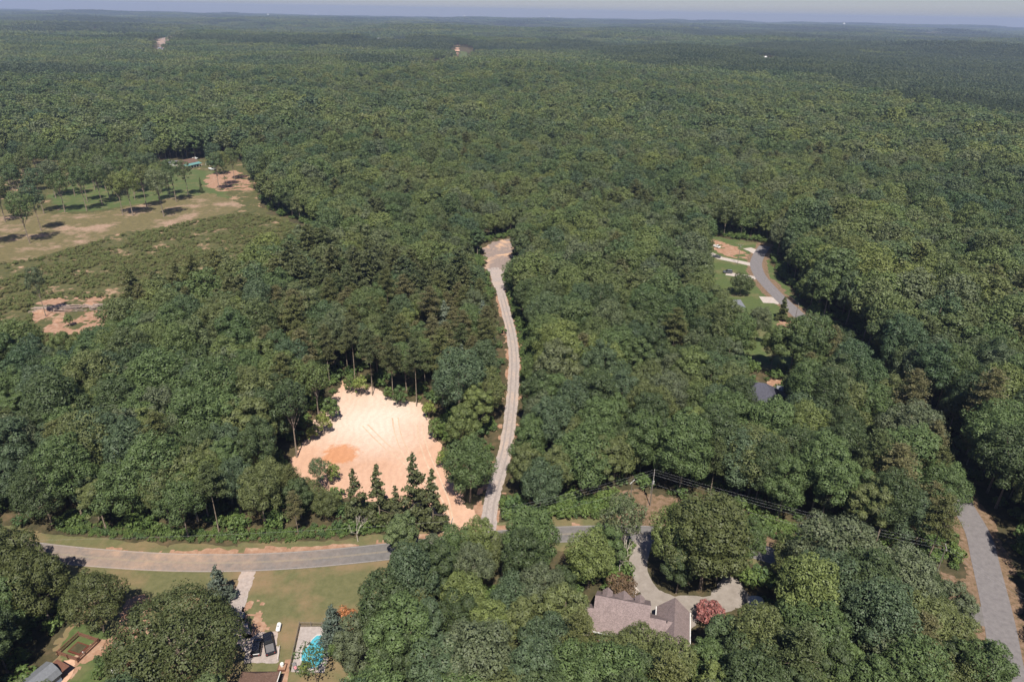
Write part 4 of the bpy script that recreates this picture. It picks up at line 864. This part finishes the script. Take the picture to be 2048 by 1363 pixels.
# stone shape and flower bed at the lower left garden
a = P(229, 1345); pt = empty('garden_path', (a[0], a[1], 0), .15); tag(pt, 'small white-painted paved terrace in the garden right of the barn shed', 'paving')
rg_ = random.Random(4)
for k in range(9):
    x, y = (k % 2)*.95-.5+rg_.uniform(-.1, .1), (k//2)*1.0-2+rg_.uniform(-.1, .1); MB().box(x-.42, x+.42, y-.42, y+.42, .03, .16, taper=.05).build('slab', M['white'], pt)
sheet('mulch_bed', PP([(240,1326),(262,1322),(272,1342),(250,1352),(238,1375),(222,1380)]), M['mulch'], .08, cell=.3, rag=.4)
for k, (px, py, h) in enumerate([(206,1338,2.2),(213,1325,1.9),(238,1332,1.6),(200,1355,2.6),(222,1362,2.0),(196,1322,1.5),(262,1352,2.2),(280,1345,2.6),(295,1352,2.4),(300,1330,2.0)]):
    x, y = P(px, py); tree('garden_shrub', SAP[0], x, y, h, 'small green shrub around the white paved terrace in the lower left garden', 'shrub', 'garden shrubs by the terrace', sxy=1.4)

# ------------------------------------------------------------------ vehicles
def car(name, x, y, rz, label, cat, paint, L=4.8, Wd=1.9, kind='suv'):
    """lengthwise along local y, nose to +y"""
    e = empty(name, (x, y, .09), rz); tag(e, label, cat); h = L/2; wd = Wd/2
    def slab(secs, nm, mm, par):                      # sections: (y, half width, z0, z1)
        m = MB(); vs = []
        for yy, hw, z0, z1 in secs: vs += [(-hw, yy, z0), (hw, yy, z0), (hw, yy, z1*.72+z0*.28), (hw*.9, yy, z1), (-hw*.9, yy, z1), (-hw, yy, z1*.72+z0*.28)]
        n_ = 6; fs = []
        for i in range(len(secs)-1):
            for k in range(n_): fs.append((i*n_+k, i*n_+(k+1) % n_, (i+1)*n_+(k+1) % n_, (i+1)*n_+k))
        fs.append(tuple(range(n_))[::-1]); fs.append(tuple((len(secs)-1)*n_+k for k in range(n_))); m.add(vs, fs); return m.build(nm, mm, par)
    if kind == 'pickup':
        b = slab([(-h, wd*.95, .5, 1.0), (-h+.1, wd, .42, 1.12), (-h+.15, wd, .42, 1.14), (-.55, wd, .4, 1.14)], 'bed', paint, e)
        slab([(-.5, wd, .4, 1.14), (h-1.5, wd, .4, 1.14), (h-.35, wd*.96, .45, 1.05), (h, wd*.82, .5, .85)], 'body', paint, e)
        MB().box(-wd*.78, wd*.78, -h+.22, -.68, 1.10, 1.16).build('bed_cover', M['cargrey'], e)
        cab = [(-.5, wd*.90, 1.14, 1.2), (-.35, wd*.84, 1.14, 1.84), (1.0, wd*.84, 1.14, 1.86), (1.75, wd*.9, 1.10, 1.18)]
    else:
        slab([(-h, wd*.9, .5, 1.0), (-h+.12, wd, .4, 1.1), (h-1.3, wd, .4, 1.1), (h-.25, wd*.94, .45, 1.0), (h, wd*.82, .5, .85)], 'body', paint, e)
        cab = [(-h+.1, wd*.88, 1.1, 1.2), (-h+.3, wd*.82, 1.1, 1.72), (.35, wd*.82, 1.1, 1.74), (1.15, wd*.9, 1.06, 1.14)] if kind == 'suv' else [(-h+.6, wd*.88, 1.1, 1.14), (-h+1.3, wd*.8, 1.1, 1.45), (.1, wd*.8, 1.1, 1.46), (.95, wd*.9, 1.06, 1.12)]
    gl = slab(cab, 'glasshouse', M['dark'], e)
    y0, y1 = cab[1][0]+.05, cab[2][0]-.05; zt = max(cab[1][3], cab[2][3])
    MB().box(-wd*.72, wd*.72, y0, y1, zt-.02, zt+.05, taper=.05).build('roof', paint, e)
    for sx in (-1, 1):
        for yy in (-h+.85, h-.9):
            wh = MB().tube([(sx*(wd-.22), yy, .32), (sx*(wd+.01), yy, .32)], .34, 14).build('wheel', M['rubber'], e); MB().tube([(sx*(wd+.012), yy, .32), (sx*(wd+.03), yy, .32)], .2, 10).build('rim', M['chrome'], wh)
        MB().box(sx*wd*.66-.16, sx*wd*.66+.16, h-.06, h+.015, .66, .82).build('headlight', M['insul'], e)
        MB().box(sx*wd*.74-.09, sx*wd*.74+.09, -h-.02, -h+.04, .7, 1.0).build('taillight', M['red'], e)
        MB().box(sx*(wd+.03), sx*(wd+.20), cab[-1][0]-.35, cab[-1][0]-.2, 1.02, 1.2).build('mirror', paint, e) if sx > 0 else MB().box(-wd-.20, -wd-.03, cab[-1][0]-.35, cab[-1][0]-.2, 1.02, 1.2).build('mirror', paint, e)
    if kind == 'suv':
        for sx in (-1, 1): MB().tube([(sx*wd*.66, y0+.1, zt+.1), (sx*wd*.66, y1-.1, zt+.1)], .025, 5).build('roof_rail', M['chrome'], e)
    return e
M['cargrey'] = plain('grey_vinyl', (.10,.095,.095), .6); M['carwhite'] = plain('white_car_paint', (.62,.62,.60), .3, .5, var=.02); M['cargreen'] = plain('dark_grey_car_paint', (.05,.055,.06), .3, .5)
def hd(a, b):
    A, B = P(*a), P(*b); return (A+B)/2, math.atan2(-(A-B)[0], (A-B)[1])
c, r = hd((535,1269), (543,1313)); car('pickup_truck', c[0], c[1], r, 'black pickup truck with a grey bed cover parked by the brown-roofed house', 'truck', M['black'], 5.9, 2.05, 'pickup')
c, r = hd((517,1283), (512,1314)); car('parked_car', c[0], c[1], r, 'black off-road car left of the black pickup truck', 'car', M['black'], 4.3, 1.9, 'suv')
c = P(1455, 546); car('parked_car', c[0], c[1], 1.5, 'dark car parked on the pale driveway left of the round lone tree', 'car', M['cargreen'])
c = P(1433, 515); car('parked_car', c[0], c[1], 1.2, 'small dark car at the left end of the uppermost left driveway', 'car', M['cargreen'], 4.4, 1.8, 'sedan')
c = P(1433, 495); car('parked_car', c[0], c[1], .6, 'white car on the clay yard at the top of the side road', 'car', M['carwhite'], 4.5, 1.8, 'sedan')
c = P(284, 356); car('parked_van', c[0], c[1], .3, 'white van between trunks left of the house with the teal porch, left one', 'van', M['carwhite'], 5.6, 2.1, 'suv')
c = P(297, 355); car('parked_van', c[0], c[1], -.5, 'white van between trunks left of the house with the teal porch, right one', 'van', M['carwhite'], 5.2, 2.1, 'suv')
c = P(390, 318); car('parked_car', c[0], c[1], 1.5, 'white car behind the house with the teal porch', 'car', M['carwhite'], 4.8, 1.9, 'sedan')
c = P(425, 340); bo = empty('motor_boat', (c[0], c[1], .5), 1.45); tag(bo, 'white motor boat on a trailer at the right of the teal porch', 'boat')
m = MB(); m.add([(-1.1,-3,0.1),(1.1,-3,0.1),(1.1,1,0.1),(0,3.4,.5),(-1.1,1,0.1),(-1.25,-3,1.0),(1.25,-3,1.0),(1.25,1,1.05),(0,3.7,1.3),(-1.25,1,1.05)], [(4,3,2,1,0),(0,1,6,5),(1,2,7,6),(2,3,8,7),(3,4,9,8),(4,0,5,9),(5,6,7,8,9)]); m.build('hull', M['carwhite'], bo)
MB().box(-.8, .8, -1.0, .4, 1.02, 1.5, taper=.12).build('cockpit', M['dark'], bo); MB().tube([(0,-3.1,.9),(0,-3.5,.2)], .18, 8).build('outboard_motor', M['black'], bo)
for sx in (-1, 1): MB().tube([(sx*1.0,-.6,-.15),(sx*1.2,-.6,-.15)], .32, 12).build('wheel', M['rubber'], bo)

# farmhouse with a teal porch
A, B = P(367, 339), P(404, 331); d = B-A; fh = empty('house', ((A[0]+B[0])/2, (A[1]+B[1])/2, 0), math.atan2(d[1], d[0])); tag(fh, 'brown-roofed house with a long teal porch roof at the back of the left field', 'house')
MB().box(-8, 8, 2.2, 10.5, 0, 3).build('wall', M['cream'], fh); MB().gable(-8.5, 8.5, 2.0, 11.3, 3.3, 6.0).build('roof', M['roof2'], fh)
m = MB(); m.add([(-8.5,-1.6,2.4),(8.5,-1.6,2.4),(8.5,2.0,3.25),(-8.5,2.0,3.25),(-8.5,-1.6,2.28),(8.5,-1.6,2.28),(8.5,2.0,3.12),(-8.5,2.0,3.12)], [(0,1,2,3),(7,6,5,4),(0,4,5,1),(1,5,6,2),(3,7,4,0)]); m.build('porch_roof', M['teal_roof'], fh)
for x in np.linspace(-8, 8, 7): MB().box(x-.1, x+.1, -1.4, -1.2, 0, 2.3).build('porch_post', M['white'], fh)
windows(fh, [(-5,2.2,.9,1.6,1.4,'y-'),(0,2.2,.9,1.6,1.4,'y-'),(5,2.2,.9,1.6,1.4,'y-')])
A = P(421, 331); cp = empty('carport', (A[0], A[1]+2, 0), fh.rotation_euler.z); tag(cp, 'teal-roofed carport at the right end of the house with the teal porch', 'carport')
MB().gable(-4, 4, -2.6, 2.6, 2.5, 3.4).build('roof', M['teal_roof'], cp)
for x in (-3.7, 3.7):
    for y in (-2.3, 2.3): MB().box(x-.08, x+.08, y-.08, y+.08, 0, 2.5).build('post', M['white'], cp)
A = P(350, 330); ot = empty('outbuilding', (A[0], A[1], 0), .2); tag(ot, 'low white outbuilding left of the house with the teal porch', 'shed')
MB().box(-4, 4, -3, 3, 0, 2.5).build('wall', M['white'], ot); MB().gable(-4.4, 4.4, -3.5, 3.5, 2.5, 3.6).build('roof', M['greyroof'], ot)
A = P(1470, 620); ho = empty('house', (A[0]-3, A[1], 0), .3); tag(ho, 'pale grey roof corner showing beside the widest driveway of the side road', 'house')
MB().box(-5, 5, -4, 4, 0, 2.6).build('wall', M['cream'], ho); MB().gable(-5.5, 5.5, -4.6, 4.6, 2.6, 4.6).build('roof', M['greyroof'], ho)
# vaulted carport by the court
A = P(1512, 1226); vc = empty('carport', (A[0], A[1], 0), -.1); tag(vc, 'pale carport with a curved roof at the right end of the concrete court', 'carport')
m = MB(); k = 9; vs = []
for y in (-2.6, 2.6):
    for i in range(k): t = math.pi*i/(k-1); vs.append((-math.cos(t)*1.9, y, 1.7+math.sin(t)*1.0))
m.add(vs, [(i, i+1, k+i+1, k+i) for i in range(k-1)]); m.build('roof', M['stone'], vc)
for x in (-1.85, 1.85):
    for y in (-2.5, 2.5): MB().tube([(x,y,0),(x,y,1.75)], .05, 6).build('post', M['chrome'], vc)

# ------------------------------------------------------------------ pool
def shape_sheet(name, pts, z0, z1, mt, parent=None):
    n = len(pts); m = MB(); m.add([(p[0], p[1], z0) for p in pts]+[(p[0], p[1], z1) for p in pts], [tuple(range(n, 2*n))]+[(i, (i+1) % n, n+(i+1) % n, n+i) for i in range(n)]); return m.build(name, mt, parent)
pk = PP([(601,1253),(646,1253),(660,1262),(662,1300),(648,1345),(582,1343)]); dk = shape_sheet('pool_deck', pk[::-1], .02, .12, M['deck']); tag(dk, kind='structure')
pool = empty('swimming_pool', (*P(622, 1305), 0)); tag(pool, 'kidney-shaped swimming pool with bright turquoise water', 'pool')
out = smooth_line(PP([(634,1271),(647,1272),(652,1282),(648,1300),(646,1318),(638,1330),(624,1336),(610,1330),(603,1318),(606,1300),(617,1292),(624,1280),(634,1271)]), 5)[:-1]
c0 = P(622, 1305); o2 = (out-out.mean(0))*1.09+out.mean(0)-c0; o1 = out-c0
if (np.cross(o1[:-1], o1[1:]).sum()) < 0: o1 = o1[::-1]; o2 = o2[::-1]
shape_sheet('coping', o2, .10, .15, M['stone'], pool); shape_sheet('water', o1, .11, .16, M['water'], pool)
def fence(name, pts, label, h=1.3, mm='wood', closed=False):
    e = empty(name, (*pts[0], 0)); tag(e, label, 'fence'); o = pts[0]; pts = [p-o for p in pts]
    for a, b in zip(pts[:-1], pts[1:]):
        L = np.linalg.norm(b-a); m = MB(); u = (b-a)/L; nrm_ = np.array([-u[1], u[0]])
        ang = math.atan2(u[1], u[0])
        for z in (.25, h-.12): m.box(a[0], a[0]+L, a[1]-.03, a[1]+.03, z, z+.09, rz=ang, c=a)
        nb = int(L/.28)
        for k in range(nb): m.box(a[0]+k*.28+.05, a[0]+k*.28+.10, a[1]-.02, a[1]+.02, .1, h, rz=ang, c=a)
        m.build('fence_panel', M[mm], e)
        for k in range(int(L/2.4)+1): p = a+u*min(L, k*2.4); MB().box(p[0]-.07, p[0]+.07, p[1]-.07, p[1]+.07, 0, h+.15).build('post', M[mm], e)
fence('pool_fence', [P(580,1342), P(600,1252), P(647,1253)], 'grey timber fence round the left and far sides of the pool deck', mm='polewood')
x, y = P(591, 1337); lg = empty('lounge_chair', (x, y, .12), .6); tag(lg, 'dark lounge chair with a pink towel at the lower left corner of the pool deck', 'lounge chair')
MB().box(-.35, .35, -.9, .4, .3, .38).build('seat', M['cargrey'], lg); m = MB(); m.add([(-.35,.4,.34),(.35,.4,.34),(.35,.95,.85),(-.35,.95,.85),(-.35,.45,.28),(.35,.45,.28),(.35,1.0,.8),(-.35,1.0,.8)], [(0,1,2,3),(7,6,5,4),(0,4,5,1),(2,6,7,3),(1,5,6,2),(0,3,7,4)]); m.build('backrest', M['cargrey'], lg)
for a_ in (-.3, .3):
    for b_ in (-.8, .3): MB().box(a_-.03, a_+.03, b_-.03, b_+.03, 0, .3).build('leg', M['cargrey'], lg)
MB().box(-.25, .25, -.5, .3, .385, .42).build('cushion', plain('pink_cloth', (.40,.17,.18)), lg)
x, y = P(610, 1343); tree('garden_shrub', SAP[1], x, y, 2.6, 'rounded yellow-orange bush at the lower tip of the pool', 'shrub', sxy=1.5)
x, y = P(668, 1308); tree('garden_shrub', SAP[0], x, y, 2.4, 'green bush on the right rim of the pool deck', 'shrub', sxy=1.5)
# propane tank, planter, steps, boundary rail
x, y = P(558, 1258); tk = empty('gas_tank', (x, y, 0), .12); tag(tk, 'small white gas tank standing on the lawn between the pickup truck and the pool', 'tank')
m = MB(); m.tube([(0,-1.0,.75),(0,-.85,.75),(0,.85,.75),(0,1.0,.75)], [.2,.46,.46,.2], 12); m.build('tank', M['carwhite'], tk, smooth=False)
for yy in (-.55, .55): MB().box(-.3, .3, yy-.08, yy+.08, 0, .35).build('leg', M['insul'], tk)
MB().tube([(0,-.2,1.2),(0,-.2,1.36)], .14, 8).build('valve_cap', M['dark'], tk)
x, y = P(565, 1336); pb = empty('planter_box', (x, y, 0), .05); tag(pb, 'brown timber planter with a white statue between the brown roof and the pool fence', 'planter')
for q in ((-.8,.8,-.8,-.68),(-.8,.8,.68,.8),(-.8,-.68,-.68,.68),(.68,.8,-.68,.68)): MB().box(*q, 0, .6).build('side_board', M['wood'], pb)
MB().box(-.67, .67, -.67, .67, 0, .48).build('soil', M['clay'], pb)
x, y = P(565, 1334); m = MB(); m.tube([(x,y,.48),(x,y,.6),(x,y,.62),(x,y,.95),(x,y,1.0),(x,y,1.25)], [.3,.28,.12,.16,.42,.34], 10); o = m.build('garden_fountain', M['white']); tag(o, 'little white fountain bowl standing in the brown planter', 'fountain')
a, b = P(560, 1296), P(556, 1322); m = MB(); m.tube([(*a, .9), (*b, .9)], .05, 5); m.tube([(*a, 0), (*a, .9)], .05, 5); m.tube([(*b, 0), (*b, .9)], .05, 5); o = m.build('hand_rail', M['white']); tag(o, 'thin white rail along the right edge of the parking pad', 'rail')
ribbon('garden_path', PP([(577,1318),(572,1340),(566,1375)]), 1.3, M['clay'], .08)

# ------------------------------------------------------------------ log pile
A = P(150, 617); z_ = 0; rl = random.Random(9)
for k in range(46):
    lay = k//16; u = rl.uniform(-15, 13); x = A[0]+u*.9; y = A[1]+((k % 16)-8)*.48*(1-lay*.18)+u*.10; L = rl.uniform(7, 13) if u < 4 else rl.uniform(3, 7); an = .12+rl.gauss(0, .07 if u < 2 else .35); rr = rl.uniform(.16, .30); zz = .25+lay*.48
    m = MB(); m.tube([(-L/2,0,0),(0,rl.uniform(-.15,.15),rl.uniform(-.04,.1)),(L/2,0,0)], [rr, rr*.92, rr*.75], 8); o = m.build('log', M['log'], loc=(x, y, zz), rz=an)
    tag(o, ('long' if L > 8 else 'short')+' weathered grey-brown log in the log pile on the left field', 'log', 'logs of the log pile')
for px_, py_, s_ in ((84,624,2.6),(182,608,2.4),(118,640,1.8)):
    x, y = P(px_, py_); m = MB(); vs = [(0,0,s_*.55)]; n_ = 14
    for ring in (1, 2):
        for i in range(n_): t = 2*math.pi*i/n_; rr = s_*ring*.62*rl.uniform(.85, 1.15); vs.append((math.cos(t)*rr*1.3, math.sin(t)*rr, s_*(.33 if ring == 1 else -.05)))
    fs = [(0, 1+i, 1+(i+1) % n_) for i in range(n_)]+[(1+i, 1+n_+i, 1+n_+(i+1) % n_, 1+(i+1) % n_) for i in range(n_)]; m.add(vs, fs)
    o = m.build('clay_mound', M['clay'], loc=(x, y, 0)); tag(o, 'orange clay mound '+{84:'at the left end of the log pile', 182:'behind the right end of the log pile', 118:'in front of the log pile'}[px_], 'mound')

# ------------------------------------------------------------------ power lines
def pole(px, py, h, rz, label, name='utility_pole', arm=True, transformer=False, guy=None, lean=(0,0), rad=.15, light=False):
    x, y = P(px, py) if px < 5000 else (px-10000, py); e = empty(name, (x, y, 0), rz); tag(e, label, 'pole')
    MB().tube([(0,0,-.3),(lean[0],lean[1],h)], [rad, rad*.62], 9).build('shaft', M['polewood'], e)
    if arm:
        for z in ((h-.35, h-1.7) if transformer else (h-.35,)):
            MB().box(-1.25, 1.25, -.07, .07, z-.07, z+.07).build('crossarm', M['polewood'], e)
            for xx in (-1.15, -.1, 1.15): MB().tube([(xx,0,z+.07),(xx,0,z+.32)], [.07,.05], 8).build('insulator', M['insul'], e)
    if transformer:
        MB().tube([(.42,0,h-4.3),(.42,0,h-4.15),(.42,0,h-3.3),(.42,0,h-3.15)], [.22,.32,.32,.16], 12).build('transformer', M['insul'], e)
    if light:
        MB().tube([(0,0,h-1),(0,-1.2,h-.7)], .04, 6).build('lamp_arm', M['chrome'], e); MB().box(-.14, .14, -1.8, -1.1, h-.78, h-.64, taper=.04).build('lamp_head', M['insul'], e)
    if guy: MB().tube([(0,0,h*.8), guy], .02, 4).build('guy_wire', M['wire'], e)
    return e, np.array([x, y, 0.0]), h, rz
pA = pole(1300, 1011, 11.3, 1.35, 'utility pole with two crossarms and a round transformer on the dry bank above the driveway', transformer=True, guy=(-4, 1, 0))
pA2 = pole(1260, 1004, 7.2, -.1, 'shorter pole with one tilted crossarm left of the transformer pole', arm=False)
m = MB(); m.box(-1.2, 1.2, -.07, .07, -.07, .07); arm_ = m.build('crossarm', M['insul'], pA2[0], loc=(0, 0, 6.9)); arm_.rotation_euler = (0, .0, 1.0)
pB = pole(1871, 1150, 9, 1.15, 'light-coloured utility pole on the dry bank left of the side road')
pC = pole(1475, 528, 11, -.2, 'pale utility pole with a wide crossarm between the two upper left driveways', light=True)
pD = pole(1587, 653, 11, -.2, 'dark slim utility pole on the clay patch at the lower end of the roadside lawn', arm=False)
pE = pole(1741, 905, 12.5, -.25, 'leaning brown utility pole with a white crossarm in the woods left of the side road', lean=(1.1, 0))
pF = pole(560, 1158, 0.1, 0, '', arm=False) if False else None
pG = pole(905, 1108, 10.5, 1.45, 'utility pole hidden among trees at the road below the clay clearing')
pH = (None, np.array([P(2030, 985)[0]+2, P(2030, 985)[1], 0.0]), 11, -.2); pI = (None, np.array([P(2130, 1330)[0], P(2130, 1330)[1], 0.0]), 11, -.1)
for q_, nm in ((pH, 'upper'), (pI, 'lower')):
    e = empty('utility_pole', tuple(q_[1]), q_[3]); tag(e, 'utility pole in the dark woods right of the side road, '+nm+' of two', 'pole')
    MB().tube([(0,0,-.3),(0,0,11)], [.15,.1], 9).build('shaft', M['polewood'], e); MB().box(-1.25, 1.25, -.07, .07, 10.58, 10.72).build('crossarm', M['polewood'], e)
def wires(a, b, label, offs=((-1.15,0),(0,0),(1.15,0)), drop=.1, low=True, rad=.009, sag=1.1):
    def top(q, o, z): 
        ca, sa = math.cos(q[3]), math.sin(q[3]); return Vector((q[1][0]+ca*o, q[1][1]+sa*o, q[2]-z))
    m = MB(); L = [(o[0], drop) for o in offs]+([(0, 3.9)] if low else [])
    for o, z in L:
        A, B = top(a, o, z), top(b, o, z); pts = []
        for k in range(13): t = k/12; p = A.lerp(B, t); p.z -= sag*4*t*(1-t); pts.append(p)
        m.tube(pts, rad, 4, cap=False)
    o = m.build('power_line', M['wire']); tag(o, label, 'power line')
wires(pA, pG, 'power wires running left from the transformer pole over the road edge'); wires(pA, pB, 'power wires running right from the transformer pole along the dry bank')
wires(pC, pD, 'power wires between the pale pole and the dark slim pole beside the side road', offs=((0,0),), low=True); wires(pD, pE, 'power wires from the dark slim pole down to the leaning brown pole', offs=((0,0),), low=True)
wires(pH, pI, 'four parallel power wires over the dark woods right of the side road', offs=((-1.15,0),(0,0),(1.15,0)), rad=.014)
wires(pB, pI, 'power wires crossing the side road at the lower right', offs=((-.9,0),(.9,0)), low=False)
wires(pG, (None, np.array([P(-300, 1150)[0], P(-300, 1150)[1], 0.]), 10.5, 0), 'thin power wire over the lawn below the main road', offs=((0,0),), low=False, rad=.009, sag=2)
for px_, py_, lb in ((1506,561,'black mailbox at the mouth of the pale driveway by the round lone tree'), (1498,506,'pale mailbox at the top of the side road')):
    x, y = P(px_, py_); e = empty('mailbox', (x, y, 0)); tag(e, lb, 'mailbox'); MB().box(-.06, .06, -.06, .06, 0, 1.0).build('post', M['wood'], e); MB().tube([(0,-.28,1.12),(0,.28,1.12)], .15, 8).build('box', M['black'] if 'black' in lb else M['insul'], e)

# ------------------------------------------------------------------ far clearings, houses, water towers, mast
def ft(px, py, z=0):
    x, y = P(px, py); return x, y, float(terrain(x, y))
def fsheet(name, pts, mt, z=1.0, cell=9):
    poly = PP(pts); return sheet(name, poly, mt, z, cell=cell, rag=cell*.6, sc=cell*3)
fsheet('far_meadow', [(908,131),(920,103),(938,105),(948,112),(932,133)], M['green_lawn']); fsheet('far_dirt_track', [(902,131),(913,97),(919,97),(909,131)], M['clearing'], 1.6, 7)
fsheet('far_clearing', [(314,115),(318,86),(345,80),(352,86),(332,94),(327,117)], M['padgravel']); fsheet('far_clearing', [(866,148),(868,132),(890,132),(890,148)], M['clay'], 1.0, 5)
fsheet('far_dirt_track', [(700,88),(800,83),(800,87),(740,90)], M['green_lawn']); fsheet('far_clearing', [(1690,67),(1730,66),(1730,68),(1690,69)], M['clay'], 2, 20)
fh_ = [(172,63,22,10,'far cluster left'),(184,62,16,9,''),(762,84,26,12,''),(794,85,14,9,''),(876,141,13,9,''),(1529,126,15,9,''),(1536,127,9,7,''),(322,104,12,8,''),(357,85,16,9,''),(846,38,40,14,''),(262,28,60,20,''),(158,26,40,22,''),(1405,53,70,16,''),(1375,55,40,14,''),(1604,63,24,12,''),(1564,67,16,10,''),(1850,66,60,14,''),(1880,66,50,14,''),(1183,68,12,9,''),(735,44,30,12,''),(632,30,30,12,'')]
bw_ = MB(); bw_.box(-.5, .5, -.5, .5, 0, .55); fw = bw_.mesh('far_house_wall', M['white']); fr = MB().gable(-.53, .53, -.56, .56, .55, .95, .05).mesh('far_house_roof', M['greyroof']); fr2 = MB().gable(-.53, .53, -.56, .56, .55, .95, .05).mesh('far_house_roof', M['white'])
words = {762:'white farm building by the far green strip, left one', 794:'white farm building by the far green strip, right one', 876:'pale house in the tiny clearing below the far green meadow', 1529:'white house alone in the far dark pine woods', 1536:'small outbuilding beside the white house in the far pine woods', 322:'pale building at the foot of the far bare strip', 357:'white house right of the far bare strip'}
for px_, py_, w_, h_, _ in fh_:
    x, y, z = ft(px_, py_); e = empty('far_house', (x, y, z), rng.uniform(-.5, .5)); e.scale = (w_, w_*.6, h_ if py_ > 58 else h_*1.6)
    tag(e, words.get(px_, 'white building on the hazy skyline woods %s' % ('at the far left' if px_ < 300 else 'left of the middle' if px_ < 900 else 'at the right')), 'building', 'white buildings far out in the woods')
    link('wall', fw, e); link('roof', fr2 if px_ in (876, 1529, 762) or py_ < 58 else fr, e)
wt = None
for k, (px_, py_, lb) in enumerate([(537,27,'left one of four'), (929,30,'second from the left'), (1098,33,'third from the left'), (1685,53,'rightmost')]):
    x, y, z = ft(px_, py_+9); e = empty('water_tower', (x, y, z)); tag(e, 'tiny white water tower on the skyline, '+lb, 'water tower', 'water towers on the skyline')
    if wt is None:
        m = MB(); n_ = 14; m.tube([(0,0,32),(0,0,34),(0,0,38),(0,0,43),(0,0,47),(0,0,48.5)], [2,8,11,11,7,1.5], 16); wt = [m.mesh('tank', M['carwhite']), MB().tube([(0,0,0),(0,0,33)], [2.2,1.6], 10).mesh('stem', M['carwhite'])]
    link('tank', wt[0], e); link('stem', wt[1], e)
x, y, z = ft(319, 30); e = empty('radio_mast', (x, y, z)); tag(e, 'thin lattice radio mast standing above the left skyline', 'mast'); m = MB()
for sx, sy in ((-1,-1),(1,-1),(0,1)): m.tube([(sx*1.6,sy*1.6,0),(sx*.8,sy*.8,112)], .5, 4)
for k in range(18): m.tube([(-1.6,-1.6,k*6),(1.5,-1.5,k*6+6)], .3, 3); m.tube([(1.5,-1.5,k*6),(0,1.4,k*6+6)], .3, 3)
m.build('lattice', M['polewood'], e); MB().tube([(0,0,100),(0,0,103)], 1.6, 8).build('dish', M['insul'], e)

# ------------------------------------------------------------------ haze
hz_ = MB().box(-16500, 16500, -1500, 16200, -60, 175); mh, nh, oh = mat('haze'); pv = N(nh, 'ShaderNodeVolumePrincipled'); pv.inputs['Color'].default_value = (.48,.58,.80,1); pv.inputs['Density'].default_value = 0.000085; pv.inputs['Anisotropy'].default_value = .2
nh.links.new(pv.outputs[0], oh.inputs['Volume']); o = hz_.build('haze', mh); tag(o, 'thin blue haze over the far woods', 'haze', kind='stuff')
